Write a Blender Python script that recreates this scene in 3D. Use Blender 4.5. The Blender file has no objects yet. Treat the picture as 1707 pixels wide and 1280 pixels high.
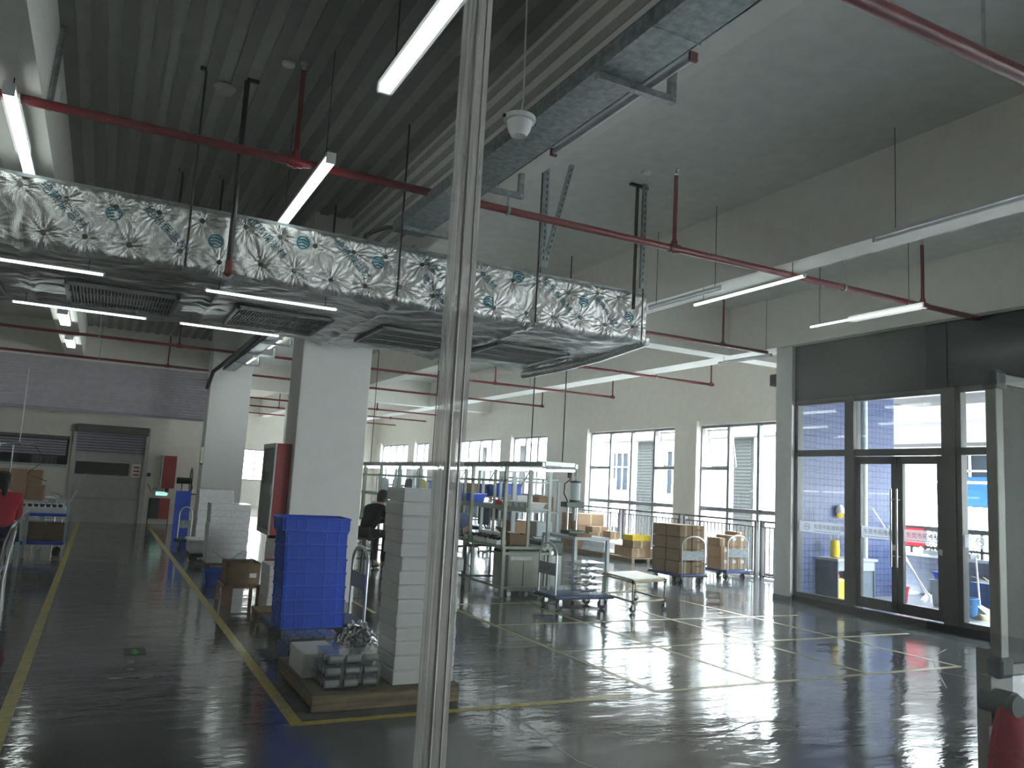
import bpy, math, random
from math import sin, cos, pi, sqrt, exp, radians as R
from mathutils import Vector, Matrix
random.seed(7)
SC = bpy.context.scene
COL = SC.collection

# ---------------------------------------------------------------- camera, sky, sun, exposure
cd = bpy.data.cameras.new('camera'); cam = bpy.data.objects.new('camera', cd); COL.objects.link(cam)
yw, pt, ro = 0.469203, 0.1268286, 0.05498
fwd = Vector((sin(yw)*cos(pt), cos(yw)*cos(pt), sin(pt)))
r0 = Vector((cos(yw), -sin(yw), 0)); u0 = r0.cross(fwd)
rt = cos(ro)*r0 + sin(ro)*u0; up = -sin(ro)*r0 + cos(ro)*u0
M = Matrix((rt, up, -fwd)).transposed().to_4x4(); M.translation = Vector((0, 0, 1.6))
cam.matrix_world = M
cd.sensor_width = 36; cd.lens = 36*1325.3/1707; cd.clip_start = .05; cd.clip_end = 300
SC.camera = cam
SC.view_settings.view_transform = 'Standard'; SC.view_settings.look = 'None'
SC.cycles.max_bounces = 16; SC.cycles.diffuse_bounces = 7; SC.cycles.transparent_max_bounces = 40; SC.cycles.sample_clamp_indirect = 20
SC.view_settings.exposure = 2.62; SC.view_settings.gamma = 1; SC.view_settings.use_curve_mapping = False

w = bpy.data.worlds.new('sky'); SC.world = w; w.use_nodes = True
wn = w.node_tree; wn.nodes.clear()
wo = wn.nodes.new('ShaderNodeOutputWorld'); bg = wn.nodes.new('ShaderNodeBackground')
tc = wn.nodes.new('ShaderNodeTexCoord'); sx = wn.nodes.new('ShaderNodeSeparateXYZ'); rp = wn.nodes.new('ShaderNodeValToRGB')
wn.links.new(tc.outputs['Generated'], sx.inputs[0]); wn.links.new(sx.outputs['Z'], rp.inputs[0])
rp.color_ramp.elements[0].color = (.86, .86, .86, 1); rp.color_ramp.elements[0].position = .0
rp.color_ramp.elements[1].color = (.70, .80, .93, 1); rp.color_ramp.elements[1].position = .8
wn.links.new(rp.outputs[0], bg.inputs[0]); bg.inputs[1].default_value = 7.0
wn.links.new(bg.outputs[0], wo.inputs[0])
sl = bpy.data.lights.new('sun', 'SUN'); sl.energy = 3.0; sl.angle = R(1.5); sl.color = (1, .97, .92)
so = bpy.data.objects.new('sun', sl); COL.objects.link(so); so.rotation_euler = Vector((.62, .25, -.74)).to_track_quat('-Z', 'Y').to_euler()

def portal(name, loc, sx_, sy_, rot):
    l = bpy.data.lights.new(name, 'AREA'); l.shape = 'RECTANGLE'; l.size = sx_; l.size_y = sy_; l.cycles.is_portal = True
    o = bpy.data.objects.new(name, l); COL.objects.link(o); o.location = loc; o.rotation_euler = rot
portal('window_portal', (12.6, 24.5, 1.65), 3.3, 29, (0, R(90), 0))
portal('door_portal', (10.45, 3, 1.65), 3.2, 13, (0, R(90), 0))

# ---------------------------------------------------------------- materials
def mat(name, col, rough=.6, metal=0, nv=.04, ns=6, bump=0, bs=30, emis=0, alpha=1, trans=0, spec=.5, coat=0, stretch=None):
    m = bpy.data.materials.new(name); m.use_nodes = True; t = m.node_tree; n = t.nodes
    b = n['Principled BSDF']
    b.inputs['Roughness'].default_value = rough; b.inputs['Metallic'].default_value = metal
    b.inputs['Specular IOR Level'].default_value = spec
    if coat: b.inputs['Coat Weight'].default_value = coat; b.inputs['Coat Roughness'].default_value = .06
    if alpha < 1: b.inputs['Alpha'].default_value = alpha
    if trans: b.inputs['Transmission Weight'].default_value = trans
    co = n.new('ShaderNodeTexCoord'); mp = n.new('ShaderNodeMapping'); t.links.new(co.outputs['Object'], mp.inputs[0])
    if stretch: mp.inputs['Scale'].default_value = stretch
    nz = n.new('ShaderNodeTexNoise'); nz.inputs['Scale'].default_value = ns; nz.inputs['Detail'].default_value = 5
    t.links.new(mp.outputs[0], nz.inputs['Vector'])
    rr = n.new('ShaderNodeValToRGB'); t.links.new(nz.outputs[0], rr.inputs[0])
    rr.color_ramp.elements[0].position = .3; rr.color_ramp.elements[1].position = .7
    rr.color_ramp.elements[0].color = [max(0, c*(1-nv*2)) for c in col[:3]] + [1]
    rr.color_ramp.elements[1].color = [min(1, c*(1+nv*2)) for c in col[:3]] + [1]
    t.links.new(rr.outputs[0], b.inputs['Base Color'])
    if bump:
        nb = n.new('ShaderNodeTexNoise'); nb.inputs['Scale'].default_value = bs; nb.inputs['Detail'].default_value = 3
        t.links.new(mp.outputs[0], nb.inputs['Vector'])
        bu = n.new('ShaderNodeBump'); bu.inputs['Strength'].default_value = bump; bu.inputs['Distance'].default_value = .02
        t.links.new(nb.outputs[0], bu.inputs['Height']); t.links.new(bu.outputs[0], b.inputs['Normal'])
    if emis:
        b.inputs['Emission Color'].default_value = list(col[:3]) + [1]; b.inputs['Emission Strength'].default_value = emis
    return m

def glassmat(name, tint=(1, 1, 1), refl=1.0, milky=0, rough=.0, ior=1.5):
    m = bpy.data.materials.new(name); m.use_nodes = True; t = m.node_tree; n = t.nodes; n.clear()
    o = n.new('ShaderNodeOutputMaterial'); tr = n.new('ShaderNodeBsdfTransparent'); gl = n.new('ShaderNodeBsdfGlossy')
    fr = n.new('ShaderNodeFresnel'); mx = n.new('ShaderNodeMixShader'); mu = n.new('ShaderNodeMath'); mu.operation = 'MULTIPLY'
    tr.inputs[0].default_value = list(tint) + [1]; gl.inputs['Roughness'].default_value = rough; ge = n.new('ShaderNodeNewGeometry'); mr = n.new('ShaderNodeMapRange'); mr.inputs[3].default_value = ior; mr.inputs[4].default_value = 1/ior
    t.links.new(ge.outputs['Backfacing'], mr.inputs[0]); t.links.new(mr.outputs[0], fr.inputs[0])
    t.links.new(fr.outputs[0], mu.inputs[0]); mu.inputs[1].default_value = refl
    t.links.new(mu.outputs[0], mx.inputs[0]); t.links.new(tr.outputs[0], mx.inputs[1]); t.links.new(gl.outputs[0], mx.inputs[2])
    if milky and rough:
        df = n.new('ShaderNodeBsdfTranslucent'); df.inputs[0].default_value = (.9, .92, .95, 1); d2 = n.new('ShaderNodeBsdfDiffuse'); d2.inputs[0].default_value = (.9, .92, .95, 1); m3 = n.new('ShaderNodeMixShader'); m3.inputs[0].default_value = .5
        t.links.new(df.outputs[0], m3.inputs[1]); t.links.new(d2.outputs[0], m3.inputs[2])
        m2 = n.new('ShaderNodeMixShader'); m2.inputs[0].default_value = milky
        t.links.new(mx.outputs[0], m2.inputs[1]); t.links.new(m3.outputs[0], m2.inputs[2]); t.links.new(m2.outputs[0], o.inputs[0])
    elif milky:
        df = n.new('ShaderNodeBsdfDiffuse'); df.inputs[0].default_value = (.85, .88, .9, 1); m2 = n.new('ShaderNodeMixShader'); m2.inputs[0].default_value = milky
        t.links.new(mx.outputs[0], m2.inputs[1]); t.links.new(df.outputs[0], m2.inputs[2]); t.links.new(m2.outputs[0], o.inputs[0])
    else: t.links.new(mx.outputs[0], o.inputs[0])
    return m

def brickmat(name, c1, c2, mortar, bw, bh, rough=.3, axis='XZ', msize=.012, off=0):
    m = mat(name, c1, rough); t = m.node_tree; n = t.nodes
    co = n.new('ShaderNodeTexCoord'); s = n.new('ShaderNodeSeparateXYZ'); c = n.new('ShaderNodeCombineXYZ')
    t.links.new(co.outputs['Object'], s.inputs[0]); t.links.new(s.outputs[axis[0]], c.inputs[0]); t.links.new(s.outputs[axis[1]], c.inputs[1])
    b = n.new('ShaderNodeTexBrick'); t.links.new(c.outputs[0], b.inputs['Vector'])
    b.offset = off; b.inputs['Scale'].default_value = 1; b.inputs['Mortar Size'].default_value = msize
    b.inputs['Brick Width'].default_value = bw; b.inputs['Row Height'].default_value = bh
    b.inputs['Color1'].default_value = list(c1)+[1]; b.inputs['Color2'].default_value = list(c2)+[1]; b.inputs['Mortar'].default_value = list(mortar)+[1]
    t.links.new(b.outputs[0], n['Principled BSDF'].inputs['Base Color'])
    return m

def floormat():
    m = mat('epoxy floor', (.125, .135, .137), .1, 0, .1, .7, 0, spec=.6)
    t = m.node_tree; n = t.nodes; b = n['Principled BSDF']
    co = n.new('ShaderNodeTexCoord'); mp = n.new('ShaderNodeMapping'); mp.inputs['Scale'].default_value = (1.2, 3.0, 1)
    mp.inputs['Rotation'].default_value = (0, 0, -.47)
    t.links.new(co.outputs['Object'], mp.inputs[0])
    nz = n.new('ShaderNodeTexNoise'); nz.inputs['Scale'].default_value = 1.7; nz.inputs['Detail'].default_value = 4; nz.inputs['Roughness'].default_value = .55
    t.links.new(mp.outputs[0], nz.inputs['Vector'])
    bu = n.new('ShaderNodeBump'); bu.inputs['Strength'].default_value = .5; bu.inputs['Distance'].default_value = .012
    t.links.new(nz.outputs[0], bu.inputs['Height']); t.links.new(bu.outputs[0], b.inputs['Normal'])
    n2 = n.new('ShaderNodeTexNoise'); n2.inputs['Scale'].default_value = 1.1; n2.inputs['Detail'].default_value = 6
    t.links.new(co.outputs['Object'], n2.inputs['Vector'])
    mr = n.new('ShaderNodeMapRange'); mr.inputs[1].default_value = .35; mr.inputs[2].default_value = .7; mr.inputs[3].default_value = .05; mr.inputs[4].default_value = .16
    t.links.new(n2.outputs[0], mr.inputs[0]); t.links.new(mr.outputs[0], b.inputs['Roughness'])
    return m

W = dict(
 floor=floormat(),
 wall=mat('warm white wall paint', (.80, .765, .70), .7, nv=.02, bump=.05, bs=60),
 ceil=mat('grey white ceiling paint', (.72, .72, .68), .75, nv=.03),
 deck=mat('grey ribbed ceiling deck', (.35, .35, .33), .6, nv=.04),
 beam=mat('off white beam paint', (.80, .78, .72), .7, nv=.02),
 colm=mat('white column paint', (.78, .78, .77), .6, nv=.015),
 red=mat('red pipe paint', (.17, .010, .016), .35, nv=.1),
 redcab=mat('red cabinet paint', (.33, .03, .035), .4),
 yellowline=mat('yellow floor tape', (.50, .42, .07), .35, nv=.12, ns=14),
 foil=mat('crinkled silver foil', (.66, .66, .65), .42, 1, nv=.05, ns=10, bump=.35, bs=55, stretch=(3, 1, 1)),
 foilb=mat('silver foil underside', (.62, .64, .64), .38, 1, nv=.12, ns=9, bump=.7, bs=14, stretch=(1, 3, 1)),
 pin=mat('foil pin washer', (.12, .12, .12), .5, .6),
 teal=mat('teal ink', (.005, .22, .28), .5),
 black=mat('black paint', (.012, .012, .013), .45),
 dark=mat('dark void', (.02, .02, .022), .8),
 grille=mat('grey grille paint', (.16, .18, .18), .5),
 galv=mat('galvanised steel', (.32, .36, .37), .42, .85, nv=.15, ns=20),
 steel=mat('brushed steel', (.62, .62, .62), .28, 1),
 chrome=mat('chrome', (.75, .76, .78), .14, 1),
 lampw=mat('white lamp housing', (.75, .76, .76), .4),
 lit=mat('lit tube', (.92, 1, .97), .4, emis=1.1),
 litb=mat('lit bench tube', (.95, 1, 1), .4, emis=.9),
 tube=mat('unlit tube', (.8, .82, .82), .25),
 frame=mat('dark grey window frame', (.085, .09, .088), .35, .3),
 framel=mat('grey window frame', (.23, .235, .235), .35, .3),
 hdr=mat('dark green grey panel', (.04, .05, .05), .22, spec=.6),
 rail=mat('grey railing paint', (.17, .165, .17), .4, .2),
 glass=glassmat('window glass', (.97, .985, .98), 1),
 nglass=glassmat('partition glass', (.95, .965, .96), 1.0, .012),
 frost=glassmat('frosted strip', (.95, .97, 1), .6, .45, .3),
 clear=glassmat('clear plastic', (.93, .95, .96), .9, .05, .1),
 silic=None,
 alu=mat('anodised aluminium', (.50, .51, .49), .4, .3),
 cap=mat('grey plastic cap', (.22, .25, .26), .45),
 board=mat('grey green board back', (.22, .24, .225), .5),
 redcloth=mat('red cloth', (.62, .02, .05), .7, bump=.4, bs=12),
 foamw=mat('white foam', (.86, .86, .87), .65, nv=.02, bump=.1, bs=80),
 foamwrap=mat('bubble wrapped foam', (.72, .73, .75), .35, nv=.05, ns=20, bump=.5, bs=55, coat=.4),
 blue=mat('blue plastic', (.025, .10, .70), .36, nv=.08, ns=3, coat=.2),
 blued=mat('dark blue plastic', (.01, .05, .19), .4),
 navy=mat('navy rubber', (.02, .04, .07), .6),
 yellowp=mat('yellow plastic', (.75, .55, .02), .4),
 redp=mat('red plastic', (.62, .01, .03), .4),
 wood=mat('pale pallet wood', (.27, .21, .135), .7, nv=.2, ns=5, stretch=(.6, 6, 6)),
 woodtop=mat('plywood deck', (.17, .145, .10), .7, nv=.1),
 card=mat('brown cardboard', (.34, .22, .13), .8, nv=.05),
 cardd=mat('dark cardboard', (.17, .10, .055), .8, nv=.06),
 cardm=mat('mid cardboard', (.27, .18, .10), .8, nv=.05),
 tape=mat('packing tape', (.52, .42, .28), .35),
 label=mat('white paper label', (.8, .8, .8), .7),
 ink=mat('black print', (.05, .05, .05), .7),
 slat=mat('grey shutter slats', (.52, .50, .55), .45, .1),
 slatd=mat('grey door slats', (.36, .33, .41), .4, .1),
 shutbox=mat('shutter box', (.13, .12, .12), .4, .3),
 doorp=mat('grey door panel', (.44, .44, .42), .5),
 machine=mat('beige green machine paint', (.34, .36, .30), .4),
 green=mat('green bench mat', (.015, .16, .07), .4),
 dgreen=mat('dark green machine', (.01, .07, .045), .4),
 pale=mat('pale blue grey paint', (.46, .54, .56), .4),
 greyb=mat('grey green table edge', (.30, .34, .28), .45),
 cream=mat('cream board', (.66, .62, .5), .4),
 creamp=mat('cream coated pipe', (.55, .50, .36), .4),
 rubber=mat('black rubber', (.015, .015, .015), .6),
 skin=mat('skin', (.45, .26, .18), .55),
 hair=mat('black hair', (.012, .010, .010), .45),
 blackc=mat('black clothing', (.006, .007, .007), .85),
 navyc=mat('navy clothing', (.012, .018, .05), .85),
 redc=mat('red clothing', (.36, .008, .03), .8),
 dtrous=mat('dark trousers', (.03, .035, .04), .85),
 bldg=mat('white building render', (.36, .36, .355), .9, spec=.1),
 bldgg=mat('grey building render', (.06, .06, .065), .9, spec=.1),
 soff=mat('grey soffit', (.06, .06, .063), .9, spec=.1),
 louv=mat('grey louver', (.022, .024, .024), .9, spec=.05),
 bwin=mat('building window glass', (.008, .012, .018), .6, spec=.05),
 bwinb=mat('blue window glass', (.004, .03, .10), .6, spec=.1),
 tile=brickmat('blue wall tile', (.07, .10, .215), (.08, .11, .235), (.02, .025, .05), .1, .1, .25, 'XZ', .006),
 tiled=brickmat('dark blue tile', (.06, .075, .12), (.07, .085, .13), (.03, .035, .05), .2, .1, .3, 'YZ', .006),
 tileg=brickmat('balcony floor tile', (.16, .17, .18), (.17, .18, .19), (.10, .10, .10), .4, .4, .3, 'XY', .01),
 desk=mat('grey desk laminate', (.13, .17, .21), .4),
 deskt=mat('white desk top', (.40, .44, .47), .35),
 bucketb=mat('light blue plastic', (.03, .15, .36), .4),
 exitg=mat('green exit sign', (.25, .55, .45), .5, emis=.4),
 ground=mat('courtyard paving', (.35, .35, .34), .9),
 wred=mat('red print', (.55, .05, .06), .6),
 agreen=mat('light green print', (.10, .55, .12), .5),
 adark=mat('dark green sticker', (.006, .03, .010), .35),
 scuff=mat('white scuff', (.24, .24, .24), .5),
 bottle=mat('yellow liquid bottle', (.72, .62, .10), .3),
 rag=mat('khaki rag', (.35, .33, .2), .9),
)
def silicone():
    m = mat('translucent silicone joint', (.8, .8, .78), .3); t = m.node_tree; n = t.nodes; b = n['Principled BSDF']; o = n['Material Output']
    tl = n.new('ShaderNodeBsdfTranslucent'); tl.inputs[0].default_value = (.95, .94, .9, 1); tr = n.new('ShaderNodeBsdfTransparent')
    m1 = n.new('ShaderNodeMixShader'); m1.inputs[0].default_value = .65; m2 = n.new('ShaderNodeMixShader')
    nz = n.new('ShaderNodeTexNoise'); nz.inputs['Scale'].default_value = 18; co = n.new('ShaderNodeTexCoord'); mp = n.new('ShaderNodeMapping'); mp.inputs['Scale'].default_value = (6, 6, .35)
    t.links.new(co.outputs['Object'], mp.inputs[0]); t.links.new(mp.outputs[0], nz.inputs['Vector'])
    mr = n.new('ShaderNodeMapRange'); mr.inputs[1].default_value = .35; mr.inputs[2].default_value = .65; mr.inputs[3].default_value = .25; mr.inputs[4].default_value = .75
    t.links.new(nz.outputs[0], mr.inputs[0]); t.links.new(mr.outputs[0], m2.inputs[0])
    t.links.new(b.outputs[0], m1.inputs[1]); t.links.new(tl.outputs[0], m1.inputs[2])
    t.links.new(tr.outputs[0], m2.inputs[1]); t.links.new(m1.outputs[0], m2.inputs[2]); t.links.new(m2.outputs[0], o.inputs[0]); return m
W['silic'] = silicone()
W['blue_light'] = mat('blue plastic rib', (.10, .24, .95), .35)
W['paleline'] = mat('faded yellow floor tape', (.38, .35, .15), .35, nv=.15, ns=14)
# ---------------------------------------------------------------- mesh helpers
class MB:
    def __init__(s): s.v = []; s.f = []
    def box(s, x0, x1, y0, y1, z0, z1):
        b = len(s.v)
        s.v += [(x0, y0, z0), (x1, y0, z0), (x1, y1, z0), (x0, y1, z0), (x0, y0, z1), (x1, y0, z1), (x1, y1, z1), (x0, y1, z1)]
        s.f += [tuple(b+i for i in q) for q in ((0, 3, 2, 1), (4, 5, 6, 7), (0, 1, 5, 4), (1, 2, 6, 5), (2, 3, 7, 6), (3, 0, 4, 7))]
        return s
    def hexa(s, P):
        b = len(s.v); s.v += [tuple(p) for p in P]
        s.f += [tuple(b+i for i in q) for q in ((0, 3, 2, 1), (4, 5, 6, 7), (0, 1, 5, 4), (1, 2, 6, 5), (2, 3, 7, 6), (3, 0, 4, 7))]
        return s
    def bar(s, p, q, w_, h_=None, upv=(0, 0, 1)):
        h_ = h_ or w_; p = Vector(p); q = Vector(q); d = (q-p).normalized(); u = Vector(upv)
        if abs(d.dot(u)) > .95: u = Vector((0, 1, 0))
        a = d.cross(u).normalized()*w_/2; c = a.cross(d).normalized()*h_/2
        return s.hexa([p-a-c, p+a-c, p+a+c, p-a+c, q-a-c, q+a-c, q+a+c, q-a+c])
    def cyl(s, p, q, r, n=12, r1=None):
        r1 = r if r1 is None else r1; p = Vector(p); q = Vector(q); d = (q-p).normalized()
        u = Vector((0, 0, 1)) if abs(d.z) < .9 else Vector((1, 0, 0)); a = d.cross(u).normalized(); c = d.cross(a)
        b = len(s.v)
        for i in range(n):
            t = 2*pi*i/n; s.v.append(tuple(p+(a*cos(t)+c*sin(t))*r))
        for i in range(n):
            t = 2*pi*i/n; s.v.append(tuple(q+(a*cos(t)+c*sin(t))*r1))
        s.f += [(b+i, b+(i+1) % n, b+n+(i+1) % n, b+n+i) for i in range(n)]
        s.f += [tuple(b+i for i in reversed(range(n))), tuple(b+n+i for i in range(n))]
        return s
    def tube(s, pts, r, n=8):
        pts = [Vector(p) for p in pts]; b = len(s.v); a = None
        for k, p in enumerate(pts):
            d = (pts[min(k+1, len(pts)-1)]-pts[max(k-1, 0)]).normalized()
            if a is None:
                u = Vector((0, 0, 1)) if abs(d.z) < .9 else Vector((1, 0, 0)); a = d.cross(u).normalized()
            else: a = (a-d*a.dot(d)).normalized()
            c = d.cross(a)
            for i in range(n):
                t = 2*pi*i/n; s.v.append(tuple(p+(a*cos(t)+c*sin(t))*r))
        for k in range(len(pts)-1):
            o = b+k*n; s.f += [(o+i, o+(i+1) % n, o+n+(i+1) % n, o+n+i) for i in range(n)]
        s.f += [tuple(b+i for i in reversed(range(n))), tuple(b+(len(pts)-1)*n+i for i in range(n))]
        return s
    def lathe(s, prof, c=(0, 0, 0), n=20, axis='z'):
        b = len(s.v)
        for (r, z) in prof:
            for i in range(n):
                t = 2*pi*i/n
                p = (r*cos(t), r*sin(t), z) if axis == 'z' else ((z, r*cos(t), r*sin(t)) if axis == 'x' else (r*cos(t), z, r*sin(t)))
                s.v.append((c[0]+p[0], c[1]+p[1], c[2]+p[2]))
        for k in range(len(prof)-1):
            o = b+k*n; s.f += [(o+i, o+(i+1) % n, o+n+(i+1) % n, o+n+i) for i in range(n)]
        s.f += [tuple(b+i for i in range(n)), tuple(b+(len(prof)-1)*n+i for i in range(n))]
        return s
    def grid(s, nx, ny, fn):
        b = len(s.v)
        for j in range(ny+1):
            for i in range(nx+1): s.v.append(tuple(fn(i/nx, j/ny)))
        for j in range(ny):
            for i in range(nx):
                o = b+j*(nx+1)+i; s.f.append((o, o+1, o+nx+2, o+nx+1))
        return s
    def poly(s, pts):
        b = len(s.v); s.v += [tuple(p) for p in pts]; s.f.append(tuple(range(b, b+len(pts)))); return s
    def mesh(s, name, m, smooth=False, bevel=0):
        me = bpy.data.meshes.new(name); me.from_pydata(s.v, [], s.f); me.update()
        if m: me.materials.append(W[m] if isinstance(m, str) else m)
        if smooth:
            me.polygons.foreach_set('use_smooth', [True]*len(me.polygons))
            try: me.set_sharp_from_angle(angle=R(40))
            except Exception: pass
        return me
    def build(s, name, m, parent=None, smooth=False, bevel=0, loc=None):
        o = bpy.data.objects.new(name, s.mesh(name, m, smooth)); COL.objects.link(o)
        if parent is not None: o.parent = parent
        if loc: o.location = loc
        if bevel:
            bv = o.modifiers.new('bevel', 'BEVEL'); bv.width = bevel; bv.segments = 2; bv.limit_method = 'ANGLE'
        return o
def B(*a): return MB().box(*a)
def tag(o, label=None, cat=None, group=None, kind=None):
    if label: o['label'] = label
    if cat: o['category'] = cat
    if group: o['group'] = group
    if kind: o['kind'] = kind
    return o
def thing(name, label, cat, loc=(0, 0, 0), rz=0, group=None):
    o = bpy.data.objects.new(name, None); COL.objects.link(o); o.location = loc; o.rotation_euler = (0, 0, rz); o.empty_display_size = .1
    return tag(o, label, cat, group)
def struct(o): o['kind'] = 'structure'; return o
def S(name, m, *boxes, **k):
    mb = MB()
    for b in boxes: mb.box(*b)
    return struct(mb.build(name, m, **k))
KIDS = {}
def copy_tree(o, parent=None):
    c = o.copy(); COL.objects.link(c)
    if parent is not None: c.parent = parent
    for ch in list(o.children): copy_tree(ch, c)
    return c
def dup(o, loc, rz=None, label=None):
    c = copy_tree(o); c.location = loc
    if rz is not None: c.rotation_euler = (0, 0, rz)
    if label: c['label'] = label
    return c
def text(body, size, m, parent, mw, name='lettering', depth=.001, warp=None):
    c = bpy.data.curves.new('text', 'FONT'); c.body = body; c.size = size; c.align_x = 'CENTER'; c.align_y = 'CENTER'; c.extrude = depth
    o = bpy.data.objects.new('text', c); COL.objects.link(o)
    bpy.context.view_layer.update()
    me = bpy.data.meshes.new_from_object(o.evaluated_get(bpy.context.evaluated_depsgraph_get()))
    bpy.data.objects.remove(o)
    me.transform(mw)
    if warp:
        for v in me.vertices: v.co = warp(v.co)
    me.materials.clear(); me.materials.append(W[m])
    t = bpy.data.objects.new(name, me); COL.objects.link(t); t.parent = parent
    return t
def face(loc, n, spin=0):
    """matrix that puts flat lettering at loc facing along n: '-y', '-x', 'z'"""
    if n == '-y': r = Matrix.Rotation(pi/2, 4, 'X')
    elif n == '-x': r = Matrix.Rotation(-pi/2, 4, 'Z') @ Matrix.Rotation(pi/2, 4, 'X')
    else: r = Matrix.Identity(4)
    return Matrix.Translation(loc) @ r @ Matrix.Rotation(spin, 4, 'Z')
ORD = ['bottom', 'second', 'third', 'fourth', 'fifth', 'sixth', 'seventh', 'eighth', 'ninth', 'tenth', 'eleventh', 'twelfth', 'thirteenth', 'fourteenth', 'fifteenth']
def ordn(i, n): return 'bottom' if i == 0 else ('topmost' if i == n-1 else ORD[i]+' from the bottom')
# ================================================================ SETTING
ZC = 5.03
S('floor', 'floor', (-9, 12.6, -6, 39.2, -.12, 0))
S('ceiling', 'ceil', (-9, 12.6, -6, 39.2, ZC, ZC+.15))
# ribbed deck between the left beam and the cable tray beam
mb = MB(); x = -.65
while x < 2.55:
    mb.box(x, x+.11, -4, 22.4, ZC-.035, ZC-.002); x += .22
struct(mb.build('ceiling_ribbing', mat('darker deck rib', (.21, .21, .20), .6))); 
S('ceiling_deck', 'deck', (-.65, 2.65, -4, 22.4, ZC-.008, ZC-.0005))
BM = 4.17
mb = MB()  # stripes reflected in the glass, built as grey ribs on the beam side
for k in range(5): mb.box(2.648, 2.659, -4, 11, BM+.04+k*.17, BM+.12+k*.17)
struct(mb.build('ceiling_beam_reflection', mat('beam reflection stripe', (.42, .42, .39), .7)))
for nm, x0, x1 in (('ceiling_beam', -1.05, -.65), ('ceiling_beam', 2.66, 2.98), ('ceiling_beam', 6.42, 6.8), ('ceiling_beam', 10.0, 10.5), ('ceiling_beam', -5.0, -4.6)):
    S(nm, 'beam', (x0, x1, -4, 39, BM, ZC))
for x0, x1, y0, y1 in ((2.98, 6.42, 11.0, 11.4), (6.8, 10, 11.0, 11.4), (10.5, 12.35, 11.0, 11.4), (6.8, 10, 26, 26.5), (2.98, 6.42, 26, 26.5), (10.5, 12.35, 26, 26.5), (-.65, 2.64, 22.4, 22.9), (-4.6, -1.05, 22.4, 22.9), (-.65, 2.64, 11.0, 11.4), (-9, -5, 22.4, 22.9)):
    S('ceiling_beam', 'beam', (x0, x1, y0, y1, BM, ZC))
S('wall_left', 'wall', (-9.2, -9, -6, 39.2, 0, ZC))
S('wall_back', 'wall', (-9, 12.6, -6.2, -6, 0, ZC))
# end wall with its window
S('wall_far', 'wall', (2.75, 5.9, 39, 39.2, 0, ZC), (5.9, 7.0, 39, 39.2, 0, 1.17), (5.9, 7.0, 39, 39.2, 2.62, ZC), (7.0, 12.6, 39, 39.2, 0, ZC))
mb = MB()
for x0 in (5.9, 6.42, 6.95): mb.box(x0, x0+.05, 39.05, 39.1, 1.17, 2.62)
mb.box(5.9, 7, 39.05, 39.1, 1.17, 1.22).box(5.9, 7, 39.05, 39.1, 2.57, 2.62)
fw = struct(mb.build('window_1', 'framel'))
B(5.9, 7, 39.07, 39.08, 1.2, 2.6).build('pane', 'glass', fw)
# partition at the end of the aisle and its side return
S('wall_aisle_end', 'wall', (-.45+1.53, 2.75, 24.5, 24.7, 0, ZC), (-9, -2.9, 24.5, 24.7, 0, ZC), (-2.9, -.8, 24.5, 24.7, 2.2, ZC), (-2.9, -.8, 24.5, 24.7, 0, 1.5), (-.8, -.66, 24.5, 24.7, 0, ZC), (-.66, 1.08, 24.5, 24.7, 2.52, ZC))
S('wall_return', 'wall', (2.6, 2.75, 24.7, 39, 0, ZC))
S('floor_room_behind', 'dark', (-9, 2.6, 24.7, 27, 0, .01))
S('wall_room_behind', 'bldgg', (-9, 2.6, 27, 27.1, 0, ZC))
# window wall on the right, Y 9.95 .. 39
XW = 12.35
piers = [(14.5, 15.3), (19.2, 21.5), (23.97, 24.74), (28.7, 31.6), (33.3, 34.15), (38.1, 39.0)]
bays = [(9.95, 14.5), (15.3, 19.2), (21.5, 23.97), (24.74, 28.7), (31.6, 33.3), (34.15, 38.1)]
S('wall_right', 'wall', (XW, XW+.25, 9.9, 39, 3.32, ZC), *[(XW-.12, XW+.25, a, b, 0, 3.32) for a, b in piers])
S('trim_window_head', 'beam', (XW-.05, XW+.25, 9.95, 39, 3.22, 3.33))
for i, (a, b) in enumerate(bays):
    n = max(2, round((b-a)/.98)); st = (b-a)/n
    wdw = struct(MB().build('window_%d' % (i+2), None)); 
    wdw.location = (XW, a, 0)
    L = b-a
    mb = MB(); mb.box(.03, .12, 0, L, 3.16, 3.22).box(.03, .12, 0, L, 1.28, 1.37).box(.03, .12, 0, L, .02, .1)
    for k in range(n+1): mb.box(.02, .13, max(0, k*st-.035), min(L, k*st+.035), .02, 3.22)
    for k in range(n):
        if (i == 0 and k == n-1) or (i == 1 and k in (0, n-1)) or (i > 1 and k % 2 == 0): mb.box(.03, .12, k*st, (k+1)*st, 2.2, 2.27)
    mb.build('frame', 'framel', wdw, bevel=0)
    for k in range(n):
        B(.07, .078, k*st+.03, (k+1)*st-.03, .08, 3.18).build('pane', 'glass', wdw)
    # opening top light standing ajar
    for k in ([n-1] if i == 0 else [0] if i == 1 else []):
        h = MB(); y0, y1 = k*st+.05, (k+1)*st-.05
        for q in ((y0, y0+.04, 2.3, 3.12), (y1-.04, y1, 2.3, 3.12)): h.bar((.16+(.0), q[0], 3.12), (.30, q[0], 2.3), .03)
        h.bar((.30, y0, 2.3), (.30, y1, 2.3), .03).bar((.16, y0, 3.12), (.16, y1, 3.12), .03)
        h.build('sash', 'framel', wdw)
# nib column and return wall beside the glass doors
S('column_by_doors', 'colm', (10.1, 10.62, 9.6, 9.95, 0, ZC))
S('wall_return_right', 'wall', (10.62, XW+.25, 9.85, 9.95, 0, ZC))
S('trim_column_skirting', 'cap', (10.085, 10.1, 9.59, 9.96, 0, .07))
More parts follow.
